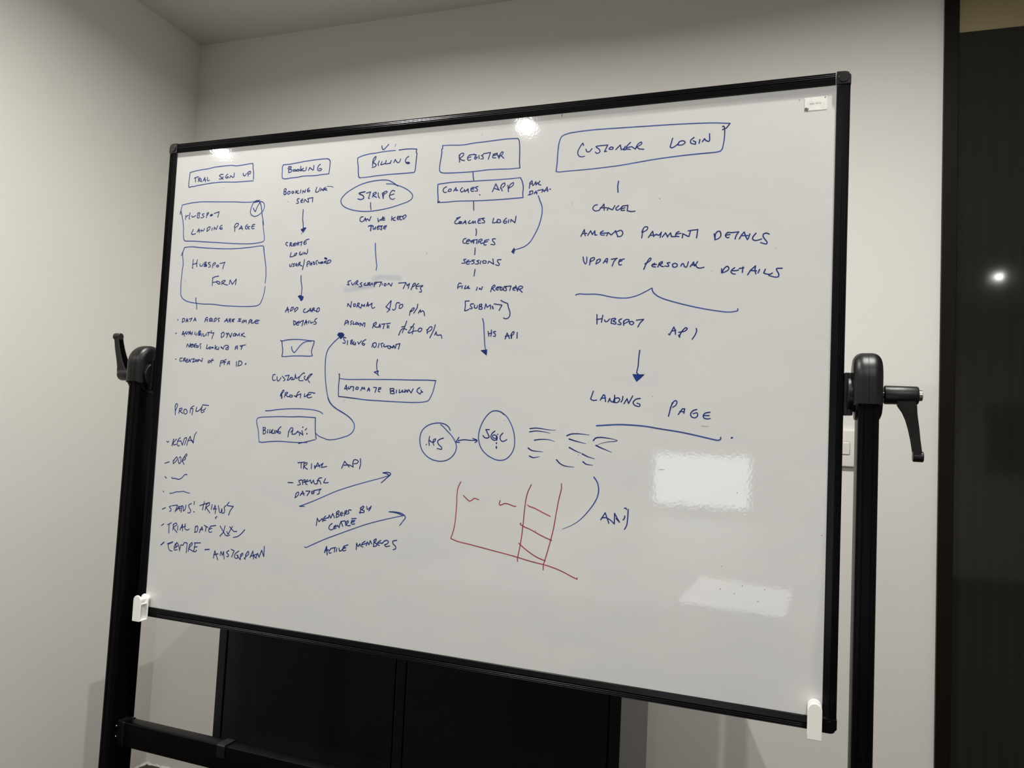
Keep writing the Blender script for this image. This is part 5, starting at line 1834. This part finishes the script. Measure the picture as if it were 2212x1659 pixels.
# stray specks and scratches of old ink
SPECKS = [(3450, 2859), (2095, 2859), (4686, -1422), (4512, -2468), (4797, -2706), (5093, -2730), (4695, -2833), (4501, -2780), (5796, -1918), (3458, -107), (5106, 2041), (4244, 1744), (1742, -2232), (-4704, 3565), (-3438, 3457), (-3355, 3319), (-3223, 3211), (-3333, 3032), (-384, 2165), (-1815, -338), (-5475, 1833), (-5438, 1800), (-5496, 1689), (-5240, -4274), (518, 4099), (1148, -558), (2370, -1030), (5378, 4156), (-1239, -4289)]
bm = bmesh.new(); random.seed(2)
for i, (u, v) in enumerate(SPECKS):
    p = Vector((u * 1e-4, v * 1e-4)); a = random.uniform(0, 6.28); l = random.uniform(0.0004, 0.0012)
    ribbon(bm, [p, p + Vector((math.cos(a), math.sin(a))) * l], 0.0004, 0)
for a, b_, h in (((0.18721, 0.4310), (0.18661, 0.42778), 0.0006), ((0.35857, -0.1171), (0.3662, -0.1168), 0.0003), ((0.4994, -0.28979), (0.50166, -0.28968), 0.0003), ((0.4168, -0.0512), (0.4271, -0.0511), 0.00025)):
    ribbon(bm, [Vector(a), Vector(b_)], h, 0)
o = obj('ink_specks', bm, simple('old_ink', (0.06, 0.062, 0.065), 0.5), WB, xf=TB); o['kind'] = 'stuff'

# ------------------------------------------------------------------ white clips at the lower corners
def clip(label, u):
    """U-shaped white plastic clip hooked under the bottom rail; back plate on the enamel, pin near the top"""
    root = empty('board_clip', (0, 0, 0), BY)
    T = TB @ Matrix.Translation((u, 0, -HV))
    hw = 0.0088
    def plate(z0, z1, w0, w1, top=True):
        bm = bmesh.new(); pts = [(-hw, z0), (hw, z0)]
        for k in range(13):
            a = math.pi * k / 12; pts.append((hw * math.cos(a), z1 - hw + hw * math.sin(a)))
        prism(bm, pts, 1, w0, w1); return bm
    obj('front_plate', plate(-0.0225, 0.0245, -0.0245, -0.0215), M['white_plastic'], root, bevel=0.0009, seg=3, xf=T)
    obj('back_plate', plate(-0.0225, 0.0245, -0.0075, -0.0050), M['white_plastic'], root, bevel=0.0007, seg=3, xf=T)
    obj('bottom_bridge', bx(-hw + 0.0003, hw - 0.0003, -0.0214, -0.0076, -0.0225, -0.0202), M['white_plastic'], root, bevel=0.0006, xf=T)
    bm = bmesh.new(); lathe(bm, 1, (0, 0, 0.0155), [(-0.0214, 0.0042), (-0.0076, 0.0042)], 24)
    lathe(bm, 1, (0, 0, 0.0155), [(-0.0049, 0.0060), (-0.0003, 0.0060)], 24)
    obj('pin', bm, M['white_plastic'], root, smooth=True, xf=T)
    bm = bmesh.new(); box(bm, -0.0062, 0.0062, -0.0214, -0.0076, 0.0072, 0.0090)
    obj('cross_web', bm, M['white_plastic'], root, xf=T)
    tag(root, label, 'clip', 'white clips on the bottom rail of the whiteboard')
    return root
clip('white plastic clip seen from its open side, at bottom left corner of the whiteboard', -0.5815)
clip('white plastic clip seen front on, at bottom right corner of the whiteboard', 0.5760)

# black strap clip over the crossbar
sc_ = tag(empty('strap_clip', (0, 0, 0), BY), 'black strap clip hooked over the lower crossbar, in front of the cabinet', 'clip')
bm = bmesh.new()
pts = [(BW0 - 0.0022, BZ1 - 0.0205), (BW0 - 0.0022, BZ1 - 0.001), (BW0 - 0.0008, BZ1 + 0.0012), (BW0 + 0.001, BZ1 + 0.0018), (BW1 + 0.0006, BZ1 + 0.0018), (BW1 + 0.0016, BZ1 + 0.0008), (BW1 + 0.0016, BZ1 - 0.012),
       (BW1 + 0.0003, BZ1 - 0.012), (BW1 + 0.0003, BZ1 + 0.0003), (BW0 + 0.0006, BZ1 + 0.0003), (BW0 - 0.0003, BZ1 - 0.002), (BW0 - 0.0003, BZ1 - 0.0205)]
prism(bm, pts, 0, -0.3905, -0.3735)
obj('strap', bm, M['plastic'], sc_, bevel=0.0004)
bm = bmesh.new(); box(bm, -0.3735, -0.3722, BW0 - 0.0024, BW1 + 0.0017, BZ1 - 0.0035, BZ1 + 0.0024)
obj('strap_rib', bm, M['plastic'], sc_, bevel=0.0004)

# ------------------------------------------------------------------ what the board mirrors: table, added glowing slab, screen, picture
tb = tag(empty('meeting_table', (0.28, -1.80, 0)), 'long grey meeting table behind the camera, facing the whiteboard', 'table')
TZ = 0.72
bm = bmesh.new(); prism(bm, rrect(-0.72, 0.72, -1.08, 1.08, 0.03), 2, TZ - 0.025, TZ)
obj('table_top', bm, M['table'], tb, bevel=0.002)
for sx in (-1, 1):
    for sy in (-1, 1):
        obj('leg', bx(sx * 0.62 - .025, sx * 0.62 + .025, sy * 0.97 - .025, sy * 0.97 + .025, 0, TZ - 0.025), M['steel_black'], tb, bevel=0.003)
tp = tag(empty('added_glow_slab', (0.4, -0.92, TZ)), 'tablet added to glow in the whiteboard reflection, lying flat on the near end of the table', 'slab')
TP = [(0.2893, -1.1167), (0.5335, -1.0569), (0.5217, -0.7445), (0.2777, -0.7535)]
bm = bmesh.new(); prism(bm, [((a - .4) * 1.06, (c + .92) * 1.06) for a, c in TP], 2, 0.0002, 0.008)
obj('housing', bm, M['plastic'], tp, bevel=0.002)
bm = bmesh.new(); prism(bm, [(a - .4, c + .92) for a, c in TP], 2, 0.0081, 0.0086)
obj('screen', bm, M['slab'], tp)  # emissive top of the added slab, there only for its mirrored patch
mn = tag(empty('computer_monitor', (0.09, -2.63, TZ)), 'lit computer monitor standing on the far end of the meeting table', 'monitor')
bm = bmesh.new(); box(bm, -0.232, 0.232, -0.035, -0.001, 0.042, 0.305)
obj('housing', bm, M['plastic'], mn, bevel=0.004)
obj('screen', bx(-0.224, 0.224, -0.001, 0.0003, 0.050, 0.297), M['screen'], mn)
obj('stand_neck', bx(-0.03, 0.03, -0.055, -0.036, 0.010, 0.16), M['plastic'], mn, bevel=0.002)
obj('stand_base', bx(-0.11, 0.11, -0.13, 0.05, 0.0, 0.010), M['plastic'], mn, bevel=0.003)
pf = tag(empty('framed_picture', (2.58, YF, 1.28)), 'dark picture in a pale frame on the wall behind the camera', 'picture')
bm = bmesh.new()
for a in ((-.46, -.42, -.34, .34), (.42, .46, -.34, .34), (-.42, .42, .30, .34), (-.42, .42, -.34, -.30)):
    box(bm, a[0] * .35, a[1] * .35, 0.001, 0.025, a[2], a[3])
obj('frame', bm, M['picture_frame'], pf, bevel=0.002)
obj('canvas', bx(-.147, .147, 0.003, 0.012, -.30, .30), M['picture'], pf)
